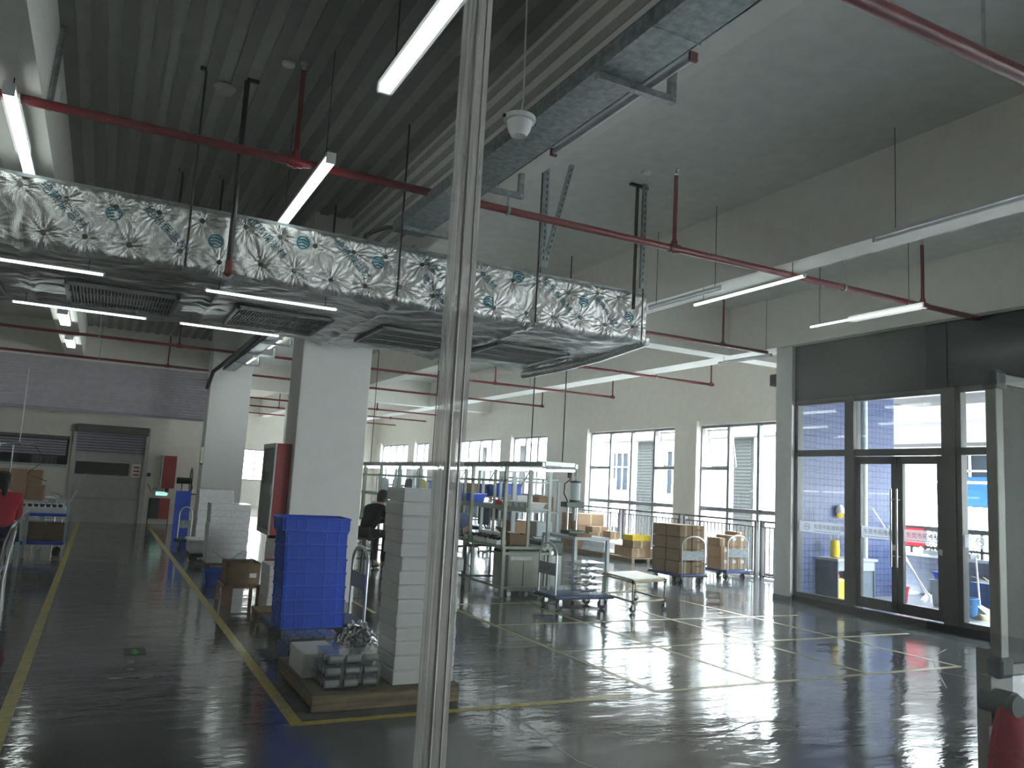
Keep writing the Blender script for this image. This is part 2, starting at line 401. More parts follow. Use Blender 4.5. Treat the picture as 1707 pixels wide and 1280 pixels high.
# glass door wall at X=10.2
XD = 10.2
S('trim_door_kerb', 'hdr', (10.14, 10.42, -6, 9.6, 0, .09))
S('wall_right_near', 'wall', (10.2, 10.4, -6, -4.32, 0, 3.25))
hp = struct(MB().build('wall_door_header', None))
for y0, y1 in ((6.905, 9.6), (3.6, 6.895), (-6, 3.59)):
    B(10.17, 10.35, y0, y1, 3.25, BM).build('panel', 'hdr', hp)
S('wall_door_above', 'wall', (10.2, 10.5, -6, 9.6, BM, ZC))

def dbox(y0, y1, z0, z1, x0=10.17, x1=10.29): return (x0, x1, y0, y1, z0, z1)
for nm, a, b in (('window_8', 8.57, 9.6), ('window_9', 3.6, 6.79), ('window_12', .7, 3.55), ('window_13', -4.3, .6)):  # the last pair is unseen glazing, added so daylight fills the front faces
    wd = S(nm, 'frame', dbox(a, b, .09, .16), dbox(a, b, 3.17, 3.25), dbox(a, b, 2.33, 2.43), dbox(b-.07, b, .09, 3.25), *([dbox(a, a+.03, .09, 3.25)] if nm != 'window_9' else [dbox(4.9, 5.0, .09, 3.25)]))
    B(10.225, 10.235, a, b-.05, .12, 3.2).build('pane', 'glass', wd)
S('trim_door_post', 'frame', (10.15, 10.31, 8.42, 8.57, .09, 3.25), (10.15, 10.31, 6.79, 6.99, .09, 3.25))
wt = S('window_10', 'frame', dbox(6.99, 8.42, 3.17, 3.25), dbox(6.99, 8.42, 2.33, 2.43))
B(10.225, 10.235, 6.99, 8.42, 2.4, 3.2).build('pane', 'glass', wt)
CJ = '东莞市拓维科技'
def strip(parent, y0, y1, z, cy, body=CJ, lx=10.212):
    B(lx, lx+.004, y0, y1, z, z+.17).build('frosted_strip', 'frost', parent)
    text(body, .085, 'ink', parent, face((lx-.004, cy-.07, z+.09), '-x'), 'strip_lettering', .0005)
    mb = MB(); c = cy+.36
    for k in range(24):
        a = 2*pi*k/24; a2 = 2*pi*(k+1)/24
        mb.bar((lx-.004, c+.05*cos(a), z+.085+.05*sin(a)), (lx-.004, c+.05*cos(a2), z+.085+.05*sin(a2)), .005)
    mb.bar((lx-.004, c-.035, z+.07), (lx-.004, c+.0, z+.10), .006).bar((lx-.004, c, z+.10), (lx-.004, c+.035, z+.08), .006)
    mb.bar((lx-.004, cy+.22, z+.025), (lx-.004, cy-.3, z+.025), .006)
    mb.build('strip_emblem', 'ink', parent)
for nm, a, b in (('door_1', 7.715, 8.41), ('door_2', 7.0, 7.70)):
    d = S(nm, 'frame', (10.19, 10.25, a, a+.085, .11, 2.32), (10.19, 10.25, b-.085, b, .11, 2.32), (10.19, 10.25, a, b, .11, .26), (10.19, 10.25, a, b, 2.21, 2.32))
    B(10.214, 10.222, a+.08, b-.08, .25, 2.22).build('pane', 'glass', d)
    strip(d, a+.085, b-.085, 1.12, (a+b)/2, CJ, 10.206)
    hy = a+.04 if nm == 'door_1' else b-.04
    for sx_ in (10.12,):
        MB().cyl((sx_, hy, .75), (sx_, hy, 1.85), .015, 12).cyl((sx_, hy, .9), (10.19, hy, .9), .01).cyl((sx_, hy, 1.7), (10.19, hy, 1.7), .01).build('pull_handle', 'steel', d, smooth=True)
    B(10.185, 10.19, a+.02, a+.07, .98, 1.06).build('lock_plate', 'steel', d)
strip(bpy.data.objects['window_8'], 8.6, 9.52, 1.12, 9.0)
strip(bpy.data.objects['window_9'], 4.9, 6.77, 1.12, 6.15)
# balcony
S('floor_balcony', 'tileg', (10.42, 13.7, -2, 9.85, -.05, .03))
S('wall_balcony_tiled', 'tile', (10.62, 12.78, 9.72, 9.85, 0, 5.0), (10.3, 10.64, 9.58, 9.599, 0, 4.1))
S('wall_parapet', 'tiled', (13.6, 13.78, -2, 10.6, -.6, .72))
S('trim_parapet_coping', 'deskt', (13.54, 13.84, -2, 10.6, .72, .77))
S('ceiling_balcony', 'soff', (10.4, 14.4, -2, 10.4, 3.6, 3.8))
pr_ = thing('railing', 'dark brown balcony railing with short posts above the tiled parapet', 'railing', (13.7, 0, .77))
B(-.03, .03, -2, 10.5, .42, .50).build('top_rail', 'frame', pr_); B(-.02, .02, -2, 10.5, .10, .14).build('bottom_rail', 'frame', pr_)
bp = B(-.02, .02, -.02, .02, 0, .44).build('post', 'frame', pr_)
for k in range(1, 36):
    c = bp.copy(); COL.objects.link(c); c.location = (0, .6+k*.27, 0)
mb = MB().cyl((11.9, 9.64, 0), (11.9, 9.64, 3.6), .055, 16)
tag(mb.build('drain_pipe', 'pale', smooth=True), 'white vertical drain pipe in front of the blue tiled balcony wall', 'pipe')
# opposite building
XB = 27
S('exterior_ground', 'ground', (13.8, 60, -30, 90, -4.2, -4))
S('exterior_wall', 'bldg', (XB, XB+8, -20, 80, -4, 9.5))
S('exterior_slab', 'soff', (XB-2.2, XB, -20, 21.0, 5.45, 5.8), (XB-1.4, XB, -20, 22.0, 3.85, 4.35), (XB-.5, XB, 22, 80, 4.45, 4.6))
S('exterior_parapet', 'bldgg', (XB-1.4, XB-1.3, -20, 22, 4.35, 4.6))
for k, (a, b) in enumerate(((27.95, 29.2), (35.5, 36.95), (43, 44.4), (50, 51.4), (57, 58.4))):
    mb = MB().box(XB-.06, XB, a, b, -3, 4.43)
    z = -2.8
    while z < 4.3: mb.box(XB-.1, XB-.05, a+.05, b-.05, z, z+.08); z += .16
    S('exterior_louver_backing', 'soff', (XB-.02, XB, a, b, -3, 4.43)); struct(mb.build('exterior_louver', 'louv'))
def bwindow(y0, y1, z0, z1, m, n=2):
    o = struct(B(XB-.02, XB, y0, y1, z0, z1).build('exterior_window', m))
    mb = MB()
    for k in range(n+1): y = y0+(y1-y0)*k/n; mb.box(XB-.07, XB-.02, y-.035, y+.035, z0, z1)
    for z in (z0, z1, z0+(z1-z0)*.62): mb.box(XB-.07, XB-.02, y0, y1, z-.03, z+.03)
    mb.build('frame', 'pale', o)
for q in ((37.8, 39.6, 1.66, 3.85, 'bwin', 3), (33.3, 34.3, 1.6, 3.9, 'bwin', 2), (16.2, 18.8, 1.7, 3.75, 'bwin', 4), (16.6, 17.65, 1.69, 2.77, 'bwinb', 2), (45.5, 47, 1.6, 3.9, 'bwin', 2), (37.8, 39.6, -2.3, -.4, 'bwin', 3), (30, 32, -2.3, -.6, 'bwin', 3), (12, 14.5, 1.7, 3.75, 'bwin', 4), (52.5, 54.5, 1.6, 3.9, 'bwin', 2)):
    bwindow(*(q[:4]+(q[4], q[5]))) if q[4] != 'bwinb' else None
struct(B(XB-.09, XB-.075, 16.6, 17.65, 1.75, 2.77).build('exterior_blue_panes', 'bwinb'))
tag(MB().box(XB-1.0, XB-.96, 15.8, 18.9, 2.5, 2.58).box(XB-1.0, XB, 15.8, 15.9, 2.5, 2.58).build('facade_railing', 'pale'), 'single pale guard rail before the blue window across the courtyard', 'railing')
rl = MB().box(XB-1.0, XB-.96, 37.6, 39.8, 2.25, 2.3)
for k in range(14): rl.box(XB-1.0, XB-.97, 37.7+k*.15, 37.73+k*.15, 1.55, 2.25)
rl.box(XB-1.0, XB, 37.6, 37.65, 1.55, 1.6)
tag(rl.build('facade_railing', 'pale'), 'pale barred guard rail on the building across the courtyard, seen through the windows', 'railing')

# columns in the hall
def column(x0, x1, y0, y1, name='column'):
    o = struct(B(x0, x1, y0, y1, 0, ZC).build(name, 'colm', bevel=.012)); return o
column(2.15, 3.06, 10.2, 10.86); column(2.12, 3.05, 20.0, 20.7); column(2.12, 3.05, 30, 30.7)
column(6.0, 6.9, 30, 30.7)
# yellow floor markings
LW = .028
S('floor_marking', 'yellowline', (-.40, -.32, -2, 24.4, 0, .002))
S('floor_marking', 'yellowline', (1.26, 1.34, 5.33, 24, 0, .002))
S('floor_marking', 'yellowline', (1.34, 3.9, 5.33, 5.40, 0, .002))
mb = MB()
for xx, y0, y1 in ((4.21, 5.4, 12), (5.41, 5.4, 9.9), (6.75, 5.4, 9.9), (8.1, 5.4, 9.9), (3.1, 9.4, 14)): mb.box(xx-LW, xx+LW, y0, y1, 0, .0015)
struct(mb.build('floor_marking', 'paleline'))
mb = MB()
for yy, x0, x1 in ((9.92, 4.24, 6.6), (8.41, 4.24, 9.0), (6.96, 4.24, 9.4), (5.41, 4.24, 8.1)): mb.box(x0, x1, yy-LW, yy+LW, 0, .0018)
struct(mb.build('floor_marking', 'paleline'))
# hairline cracks
mb = MB()
def crack(pts, wd=.012):
    for (a, b), (c, d) in zip(pts, pts[1:]):
        dx, dy = c-a, d-b; l = math.hypot(dx, dy); nx, ny = -dy/l*wd/2, dx/l*wd/2
        mb.poly([(a+nx, b+ny, .0012), (a-nx, b-ny, .0012), (c-nx, d-ny, .0012), (c+nx, d+ny, .0012)])
crack([(3.25, 4.6), (3.3, 4.5), (3.6, 4.45), (3.9, 4.35), (4.1, 4.4), (4.35, 4.5), (4.7, 4.48)])
crack([(8.9, 6.1), (8.2, 5.8), (7.6, 5.3), (7.7, 4.9)], .008); crack([(7.6, 5.3), (7.0, 4.8)], .008)
crack([(2.6, 5.5), (2.75, 4.9), (2.7, 4.2), (2.8, 3.9)], .006); crack([(3.2, 7.4), (3.5, 7.5), (3.9, 7.2), (4.2, 7.3)], .008)
struct(mb.build('floor_crack', 'scuff'))
# arrow sticker on the aisle floor
ar = thing('floor_sticker', 'square green arrow sticker stuck on the aisle floor', 'sticker', (.435, 7.78, 0))
B(-.085, .085, -.15, .15, 0, .002).build('sticker_base', 'adark', ar)
mb = MB().poly([(-.05, .0, .0026), (.0, -.12, .0026), (.05, .0, .0026), (.02, -.03, .0026), (.02, .09, .0026), (-.02, .09, .0026), (-.02, -.03, .0026)]); mb.build('arrow', 'agreen', ar)
mb = MB()
for cx, cy, a, b in ((.39, 7.40, .025, .10), (.38, 7.12, .03, .05), (.27, 6.86, .05, .03), (.48, 6.82, .05, .02), (.56, 6.87, .02, .05), (.56, 7.28, .02, .02)):
    mb.poly([(cx+a*cos(t*pi/5)*(1+.3*random.random()), cy+b*sin(t*pi/5), .0012) for t in range(10)])
struct(mb.build('floor_scuff', 'scuff'))

# rolled fire shutter across the aisle
sh = thing('roller_shutter', 'wide grey slatted fire shutter half lowered high across the aisle', 'shutter', (-1.9, 22.3, 2.88))
mb = MB(); nx = 0
z = 0
pts = []
while z < 1.22: pts += [(0, z), (-.014, z+.02), (-.014, z+.045), (0, z+.065)]; z += .075
for (y0, z0), (y1, z1) in zip(pts, pts[1:]):
    mb.poly([(-4.1, y0, z0), (4.3, y0, z0), (4.3, y1, z1), (-4.1, y1, z1)]); mb.poly([(-4.1, .02, z0), (-4.1, .02, z1), (4.3, .02, z1), (4.3, .02, z0)])
mb.build('slat_curtain', 'slat', sh)
B(-4.1, 4.3, -.04, .04, -.06, .005).build('bottom_bar', 'slatd', sh)
B(4.3, 4.4, -.08, .08, -2.88, 1.24).build('guide_rail', 'slatd', sh)
B(-4.1, 4.3, -.06, .1, 1.21, 1.25).build('head_trim', 'beam', sh)
MB().cyl((4.15, -.12, 1.0), (4.35, -.12, 1.0), .07).box(4.2, 4.3, -.2, -.05, .85, .95).build('motor', 'galv', sh)

# roller door at the end of the aisle
rd = S('door_3', 'doorp', (-.66, 1.08, 24.52, 24.56, 0, 1.28), (-.66, -.6, 24.52, 24.56, 1.28, 1.62), (.72, 1.08, 24.52, 24.56, 1.28, 1.62), (-.66, 1.08, 24.52, 24.56, 1.62, 1.85))
B(-.6, .72, 24.53, 24.54, 1.28, 1.62).build('vision_pane', 'glass', rd)
mb = MB(); z = 1.85
while z < 2.42: mb.box(-.66, 1.08, 24.49, 24.54, z, z+.055); z += .075
mb.build('slats', 'slatd', rd); B(-.68, 1.12, 24.2, 24.5, 2.4, 2.62).build('drum_box', 'shutbox', rd, bevel=.03)
MB().box(-.72, -.64, 24.4, 24.5, 0, 2.4).box(1.06, 1.16, 24.4, 24.5, 0, 2.62).build('guide_rail', 'alu', rd)
B(-.64, 1.06, 24.5, 24.52, .62, .66).build('panel_joint', 'slatd', rd)
B(.78, 1.0, 24.505, 24.52, 1.25, 1.62).build('notice_sheet', 'label', rd)
for k in range(3): B(.82, .97, 24.5, 24.506, 1.3+k*.1, 1.35+k*.1).build('notice_print', 'wred', rd)
# hatch shutter left of it
hs = S('window_11', 'slatd', *[(-2.9, -.86, 24.46, 24.5, 1.75+k*.07, 1.80+k*.07) for k in range(6)])
B(-2.95, -.8, 24.4, 24.5, 2.18, 2.26).build('head_box', 'shutbox', hs); B(-2.9, -.8, 24.3, 24.5, 1.44, 1.5).build('counter', 'deskt', hs)
cr = thing('crate_rack', 'dark crates of parts standing in the hatch beyond the shutter', 'crate rack', (-1.5, 24.95, 0))
B(-1.2, .6, -.2, .3, 0, 1.5).build('bench', 'dark', cr); 
for k in range(7): B(-.15+k*.085, -.09+k*.085, -.1, .1, 1.5, 1.72).build('divider', 'shutbox', cr)

# ================================================================ CEILING SERVICES
ZP = 4.125
def pipe(y, x0, x1, risers, r, label, endup=False, hang=()):
    t = thing('sprinkler_pipe', label, 'pipe', (x0, y, ZP), 0, 'red sprinkler pipes')
    pts = [(0, 0, 0), (x1-x0, 0, 0)]
    MB().cyl(pts[0], pts[1], r, 14).build('pipe_run', 'red', t, smooth=True)
    for xr in risers:
        a = xr-x0
        ri = MB().cyl((a, 0, 0), (a, 0, ZC-ZP-.12), r*.62, 10).build('riser', 'red', t, smooth=True)
        MB().cyl((a, 0, ZC-ZP-.1), (a, 0, ZC-ZP-.03), r*.45, 8).cyl((a, 0, ZC-ZP-.06), (a, 0, ZC-ZP-.05), r*.8, 8).build('sprinkler_head', 'steel', ri)
        MB().cyl((a-.06, 0, 0), (a+.06, 0, 0), r*1.3, 14).cyl((a, 0, -.0), (a, 0, r*2.2), r*.95, 12).cyl((a, 0, -r*1.6), (a, 0, 0), r*.4, 8).build('tee_fitting', 'red', t, smooth=True)
    for xh in hang:
        a = xh-x0
        MB().cyl((a, 0, r), (a, 0, ZC-ZP-.004), .008, 6).cyl((a-.012, 0, 0), (a+.012, 0, 0), r*1.35, 12).build('pipe_clip', 'galv', t)
    return t
pipe(6.4, -6, 10.1, [1.15, 5.04, 8.97], .036, 'nearest red sprinkler pipe, crossing the whole upper picture', hang=(3.1, 7.55))
pipe(10.12, 5.6, 10.05, [9.05], .03, 'red sprinkler pipe running right from behind the end of the foil duct', hang=())
pipe(13.95, -6, 12.2, [4.9, 8.6, 12.15], .03, 'red sprinkler pipe second row beyond the foil duct, ending near the windows', hang=(1.2, 10.6))
pipe(17.9, -6, 12.2, [1.2, 5.0, 8.6, 12.15], .03, 'red sprinkler pipe passing behind the near white column', hang=(-.3, 7.2, 9.6))
pipe(21.8, -6, 12.2, [1.25, 8.6, 12.15], .03, 'red sprinkler pipe just in front of the half lowered fire shutter', hang=(-.3, 5))
pipe(28.5, 2.95, 12.2, [8.9], .03, 'far red sprinkler pipe past the shutter, nearest of the far three')
pipe(32, 2.95, 12.2, [6, 10.6], .03, 'far red sprinkler pipe past the shutter, middle of the far three')
pipe(36, 2.95, 12.2, [7.5], .03, 'far red sprinkler pipe past the shutter, furthest of all')
# the thick pipe crossing the top right corner
t = thing('sprinkler_main', 'thick red pipe crossing the top right corner near the camera', 'pipe', (3.2, 2.6, 4.15))
MB().cyl((-1.2, 0, 0), (6.8, 0, 0), .045, 16).build('pipe_run', 'red', t, smooth=True)
MB().cyl((1.0, 0, 0), (1.0, 0, .88), .01, 8).build('pipe_hanger', 'galv', t)
# red capped sprinkler above the near pipe at left: dark dropper by the left beam
mb = MB().cyl((-.75, 6.86, 4.1), (-.75, 6.86, ZC), .022, 10)
tag(MB().cyl((-.62, 6.6, 4.17), (-.62, 6.95, ZC), .022, 10).build('pipe_brace', 'galv'), 'dark slanted brace from the left ceiling beam to the near red pipe', 'brace')

# ---- foil wrapped air duct
DX0, DX1, DY0, DY1, DZ0, DZ1 = -3.9, 5.25, 7.15, 10.0, 3.25, 3.83
pins = []
x = -3.8; k = 0
while x < 5.2:
    pins.append((x+random.uniform(-.03, .03), 3.70+random.uniform(-.03, .04))); pins.append((x+.16+random.uniform(-.03, .03), 3.40+random.uniform(-.03, .03))); x += .335
joints = [-2.3, -.75, .8, 2.3, 3.8]
def foil_y(x, z):
    d = 0.014*sin(x*7+1.3)*sin(z*9) + .006*sin(x*23+z*11) + .003*sin(x*61+2*sin(z*30))
    for px, pz in pins:
        dx, dz = x-px, z-pz
        if abs(dx) < .3 and abs(dz) < .3:
            r = sqrt(dx*dx+dz*dz)+1e-5; a = math.atan2(dz, dx)
            d += -.024*exp(-(r/.07)**2) + .0045*sin(9*a+px*40)*exp(-((r-.07)/.07)**2) + .003*sin(21*a+px*13)*exp(-((r-.09)/.08)**2)
    for j in joints: d += -.022*exp(-((x-j)/.035)**2)
    e = min(z-DZ0, DZ1-z); 
    if e < .07: d += -.05*(1-e/.07)**2
    return DY0-.02-d
def foil_z(x, y):
    d = .016*sin(x*5+y*3)*sin(y*6.1+1) + .007*sin(y*31+3*sin(x*3)) + .005*sin(x*17+y*9)+.004*sin(y*53+x*5)
    for j in joints: d += .025*exp(-((x-j)/.05)**2)*(1+.4*sin(y*14))
    e = min(y-DY0, DY1-y)
    if e < .12: d += -.05*(1-max(e, 0)/.12)**2
    return DZ0-d
du = thing('foil_duct', 'long silver foil wrapped air duct hanging under the ceiling', 'duct', (0, 0, 0))
segs = [DX0]+joints+[DX1]
for a, b in zip(segs, segs[1:]):
    n = int((b-a)/.0125)
    MB().grid(n, 46, lambda u, v: (a+(b-a)*u, foil_y(a+(b-a)*u, DZ0+(DZ1-DZ0)*v), DZ0+(DZ1-DZ0)*v)).build('foil_side', 'foil', du, smooth=False)
    MB().grid(int((b-a)/.025), 96, lambda u, v: (a+(b-a)*u, DY1-(DY1-DY0)*v, foil_z(a+(b-a)*u, DY1-(DY1-DY0)*v))).build('foil_underside', 'foilb', du)
MB().box(DX0, DX1-.02, DY0, DY1-.02, DZ1-.03, DZ1).box(DX0, DX1-.02, DY1-.03, DY1-.005, DZ0+.03, DZ1).build('duct_top', 'galv', du)
MB().grid(110, 24, lambda u, v: (DX1+.015*sin(u*40)*sin(v*7)+.02*exp(-((v-.5)/.5)**2)+.006*sin(u*90), DY0+(DY1-DY0)*u, DZ0+.02+(DZ1-DZ0-.02)*v)).build('foil_end', 'foil', du)
MB().tube([(DX1+.02, DY0-.0, DZ0+.03), (DX1+.05, 8.1, DZ0-.03), (DX1+.04, 9, DZ0-.06), (DX1, DY1, DZ0-.07)], .06, 10).build('end_roll', 'foilb', du, smooth=True)
pm = MB().cyl((0, 0, 0), (0, -.012, 0), .021, 12).mesh('pin', 'pin')
for px, pz in pins:
    o = bpy.data.objects.new('fixing_pin', pm); COL.objects.link(o); o.parent = du; o.location = (px, foil_y(px, pz)-.001, pz)
for cx in (-3.05, -1.52, .02, 1.53, 3.03, 4.42):
    g = MB().box(cx-.47, cx+.47, 8.2, 9.25, DZ0-.02, DZ0-.012).build('grille_opening', 'dark', du)
    mb = MB().box(cx-.49, cx-.46, 8.18, 9.27, DZ0-.05, DZ0-.02).box(cx+.46, cx+.49, 8.18, 9.27, DZ0-.05, DZ0-.02).box(cx-.49, cx+.49, 8.18, 8.22, DZ0-.05, DZ0-.02).box(cx-.49, cx+.49, 9.23, 9.27, DZ0-.05, DZ0-.02)
    mb.box(cx-.47, cx+.47, 8.55, 8.565, DZ0-.045, DZ0-.025).box(cx-.47, cx+.47, 8.9, 8.915, DZ0-.045, DZ0-.025)
    for k in range(32): mb.box(cx-.46+k*.0295, cx-.452+k*.0295, 8.2, 9.25, DZ0-.04, DZ0-.025)
    mb.build('grille_slats', 'grille', g)
def fw_(v): return Vector((v.x, foil_y(v.x, min(max(v.z, DZ0+.01), DZ1-.01))-.004, v.z))
def mark(x, z, word=True):
    if word: text('绝热保温材', .09, 'teal', du, face((x, 0, z), '-y', -.72), 'printed_lettering', .0003, fw_)
    else:
        mb = MB(); n = 28
        for k in range(n):
            a, b = 2*pi*k/n, 2*pi*(k+1)/n
            mb.poly([(x+.062*cos(a), 0, z+.062*sin(a)), (x+.062*cos(b), 0, z+.062*sin(b)), (x+.05*cos(b), 0, z+.05*sin(b)), (x+.05*cos(a), 0, z+.05*sin(a))])
        for s_ in (-1, 0, 1):
            mb.poly([(x-.045, 0, z+s_*.028+.0), (x, 0, z+s_*.028+.012), (x, 0, z+s_*.028-.004), (x-.045, 0, z+s_*.028-.016)])
            mb.poly([(x, 0, z+s_*.028+.012), (x+.045, 0, z+s_*.028-.006), (x+.045, 0, z+s_*.028-.022), (x, 0, z+s_*.028-.004)])
        o = mb.build('printed_emblem', 'teal', du)
        for v in o.data.vertices: v.co = fw_(v.co)
for k, (x, z) in enumerate(((-.48, 3.62), (.28, 3.58), (1.10, 3.66), (1.88, 3.6), (2.62, 3.7), (3.2, 3.72), (4.1, 3.62), (4.72, 3.52), (-1.3, 3.6), (-2.2, 3.6), (2.75, 3.42))): mark(x, z)
for x, z in ((-.12, 3.63), (.68, 3.55), (1.42, 3.68), (2.13, 3.62), (3.3, 3.42), (3.62, 3.74), (4.42, 3.6), (5.02, 3.52), (-1.7, 3.6)): mark(x, z, False)

# ---- hangers of the duct (rods from the ceiling)
def rod(x, y, z0, z1, r, label, foot=None, m='black', head=.05):
    t = thing('hanger_rod', label, 'hanger', (x, y, z0), 0, 'duct hangers')
    MB().cyl((0, 0, 0), (0, 0, z1-z0), r, 8).build('rod', m, t)
    B(-head, head*.3 if head < .06 else head, -.02, .02, z1-z0-.03, z1-z0).build('ceiling_bracket', 'black', t)
    if foot: MB().lathe([(r*1.2, .12), (.03, .04), (.035, 0), (.01, -.02)], (0, 0, 0), 10).build('foot_socket', foot, t)
    return t
rod(.45, 7.03, DZ0+.02, ZC, .010, 'thin black rod on the left carrying the foil duct')
rod(.79, 7.02, DZ0-.0, ZC, .024, 'thick black drop pipe with red foot in front of the duct joint', 'red', 'black', .11)
rod(2.30, 7.02, DZ0+.05, ZC, .010, 'thin black rod in front of the duct, near the cable tray')
rod(3.80, 7.05, DZ0+.02, ZC, .010, 'short black rod at the duct joint right of the glass joint')
rod(5.03, 7.07, DZ0+.35, ZC, .020, 'dark rod at the right hand end of the duct', None, 'black', .10)
rod(5.16, 7.08, DZ0+.02, ZC, .008, 'thin black rod down the right end of the duct')
for x, y, l in ((.93, 9.67, 'black rod above the rear of the duct, beside the first drop pipe'), (2.3, 9.74, 'black rod above the rear of the duct, left of the tray end'), (.49, 9.7, 'black rod above the rear of the duct, furthest left')):
    rod(x, y, DZ1, ZC, .014, l)
def channel(p, q, wd, label):
    t = thing('strut_channel', label, 'strut', p, 0, 'slotted steel struts above the duct')
    p = Vector(p); d = Vector(q)-p
    mb = MB().bar((0, 0, 0), d, wd, .006, (0, 1, 0)); n_ = d.normalized()
    mb.bar((wd/2, .015, 0), d+Vector((wd/2, .015, 0)), .006, .03, (0, 1, 0)); mb.bar((-wd/2, .015, 0), d+Vector((-wd/2, .015, 0)), .006, .03, (0, 1, 0))
    mb.build('channel', 'galv', t)
    s = MB(); L = d.length; k = .08
    while k < L-.05: s.bar(n_*k+Vector((0, -.004, 0)), n_*(k+.035)+Vector((0, -.004, 0)), .012, .003, (0, 1, 0)); k += .07
    s.build('slots', 'black', t)
channel((3.83, 7.0, 3.85), (3.83, 7.0, ZC), .05, 'upright slotted steel strut right of the glass joint')
channel((3.86, 7.02, 3.85), (4.14, 7.02, ZC), .045, 'leaning slotted steel strut beside the upright one')
channel((5.09, 7.0, 3.83), (5.09, 7.0, ZC-.002), .045, 'slotted steel strut at the right end of the duct')
tag(MB().cyl((3.72, 8.6, 3.83), (3.72, 8.6, 4.25), .02, 8).cyl((3.72, 8.6, 4.25), (3.72, 8.6, 4.33), .03, 8).build('sprinkler_dropper', 'red'), 'short red sprinkler stub standing up behind the duct', 'sprinkler')

# ---- cable tray on brackets
tr = thing('cable_tray', 'galvanised steel cable tray running away under the ceiling to the duct', 'cable tray', (2.3, 0, 4.0))
MB().box(0, .30, -2, 7.3, 0, .006).box(0, .006, -2, 7.3, .006, .10).box(.314, .32, -2, 7.3, .006, .10).build('tray_body', 'galv', tr)
MB().box(-.004, .324, -2, 7.3, .10, .108).build('tray_cover', 'galv', tr)
for y in (.6, 3.15, 5.6): B(-.003, .323, y, y+.01, -.003, .112).build('joint_plate', 'galv', tr)
MB().tube([(.1, 7.3, .06), (.0, 7.5, .1), (-.15, 7.7, .05), (-.2, 7.9, -.14)], .02, 8).build('flexible_conduit', 'black', tr, smooth=True)
br = thing('tray_bracket', 'L shaped steel bracket holding the tray, nearest at the top', 'bracket', (2.31, 3.69, 3.955), 0, 'cable tray brackets')
B(0, .56, -.022, .022, 0, .042).build('cross_arm', 'galv', br); B(.52, .562, -.022, .022, 0, BM-3.955).build('drop_arm', 'galv', br); MB().cyl((.54, -.03, .02), (.54, .03, .02), .012, 6).build('bolt', 'steel', br)
dup(br, (2.31, 5.66, 3.955), label='L shaped steel bracket holding the tray, behind the cup shaped detector')
dup(br, (2.31, 7.05, 3.955), label='L shaped steel bracket holding the tray, just above the duct')
# second tray beyond the duct, with brackets down to the left column
t2 = thing('cable_tray', 'dark cable ladder with hooked cables running to the far left column', 'cable tray', (2.35, 12.4, 3.95))
MB().box(0, .26, 0, 7.5, 0, .02).box(0, .02, 0, 7.5, 0, .1).box(.24, .26, 0, 7.5, 0, .1).build('tray_body', 'galv', t2)
MB().tube([(-.05, 0, .12), (-.05, 4, .1), (-.1, 6.6, .05), (-.25, 7.1, -.1), (-.30, 7.6, -.45)], .045, 8).build('cable_bundle', 'black', t2, smooth=True)
for y in (13.2, 14.8, 16.5, 18.2): dup(br, (2.35, y, 3.905), label='L shaped steel bracket under the far cable ladder, %s from the camera' % {13.2: 'first', 14.8: 'second', 16.5: 'third', 18.2: 'fourth'}[y])
for o in COL.objects:
    if o.get('category') == 'bracket' and o.location.y > 12:
        o['group'] = 'far cable ladder brackets'

# ---- detectors
t = thing('cup_detector', 'white cup shaped detector hanging beside the cable tray', 'detector', (2.19, 4.42, 3.9))
MB().lathe([(.03, -.04), (.05, -.045), (.075, 0), (.085, .05), (.105, .055), (.105, .085), (.09, .09)], (0, 0, 0), 24).build('cup', 'lampw', t, smooth=True)
MB().tube([(.0, 0, .09), (.02, 0, .2), (0, 0, ZC-3.905)], .006, 6).build('wire', 'lampw', t)
MB().cyl((.09, 0, .07), (.12, 0, .07), .012, 6).cyl((-.12, 0, .07), (-.09, 0, .07), .012, 6).build('clip', 'black', t)
for x, y, l in ((.63, 7.26, 'round pale smoke detector on the ribbed ceiling beside the black drop pipe'), (1.04, 6.5, 'small ceiling socket by the red riser on the ribbed ceiling'), (4.89, 6.73, 'small ceiling socket on the plain ceiling left of a red riser')):
    big = x == .63
    o = MB().lathe([(.03, -.055), (.07, -.05), (.09, -.02), (.10, -.001)] if big else [(.02, -.03), (.05, -.02), (.055, -.001)], (x, y, ZC-(.036 if x < 2 else 0)), 20).build('smoke_detector', 'deck' if big else 'lampw', smooth=True)
    tag(o, l, 'detector')

# ---- tube lights
def lamp(p, q, label, lit=True, r=.02, wires=0, group='tube lights', wd=.05, caps=None, m=None, hz_=.03):
    p = Vector(p); q = Vector(q); c = (p+q)/2; d = (q-p)/2
    t = thing('tube_light', label, 'light', c, 0, group)
    MB().bar(-d+Vector((0, 0, r+hz_/2)), d+Vector((0, 0, r+hz_/2)), wd, hz_).build('housing', 'lampw', t)
    if lit: MB().bar(-d*.985, d*.985, wd*.96, r*2).build('diffuser', m or 'lit', t)
    else: MB().cyl(-d*.97, d*.97, r*.8, 10).build('tube', 'tube', t, smooth=True)
    MB().bar(-d, -d*.975, wd*1.02, r*2.2).bar(d*.975, d, wd*1.02, r*2.2).build('end_cap', caps or 'lampw', t)
    if wires:
        mb = MB()
        for s in (-.8, .8): mb.cyl(d*s+Vector((0, 0, r+hz_)), d*s+Vector((0, 0, wires-c.z)), .004, 6)
        mb.build('suspension_wire', 'black', t)
    return t
lamp((1.32, 2.5, 4.0), (1.32, 4.6, 4.0), 'bright lit tube light at the top centre of the picture', wires=ZC-.04, wd=.07, r=.025)
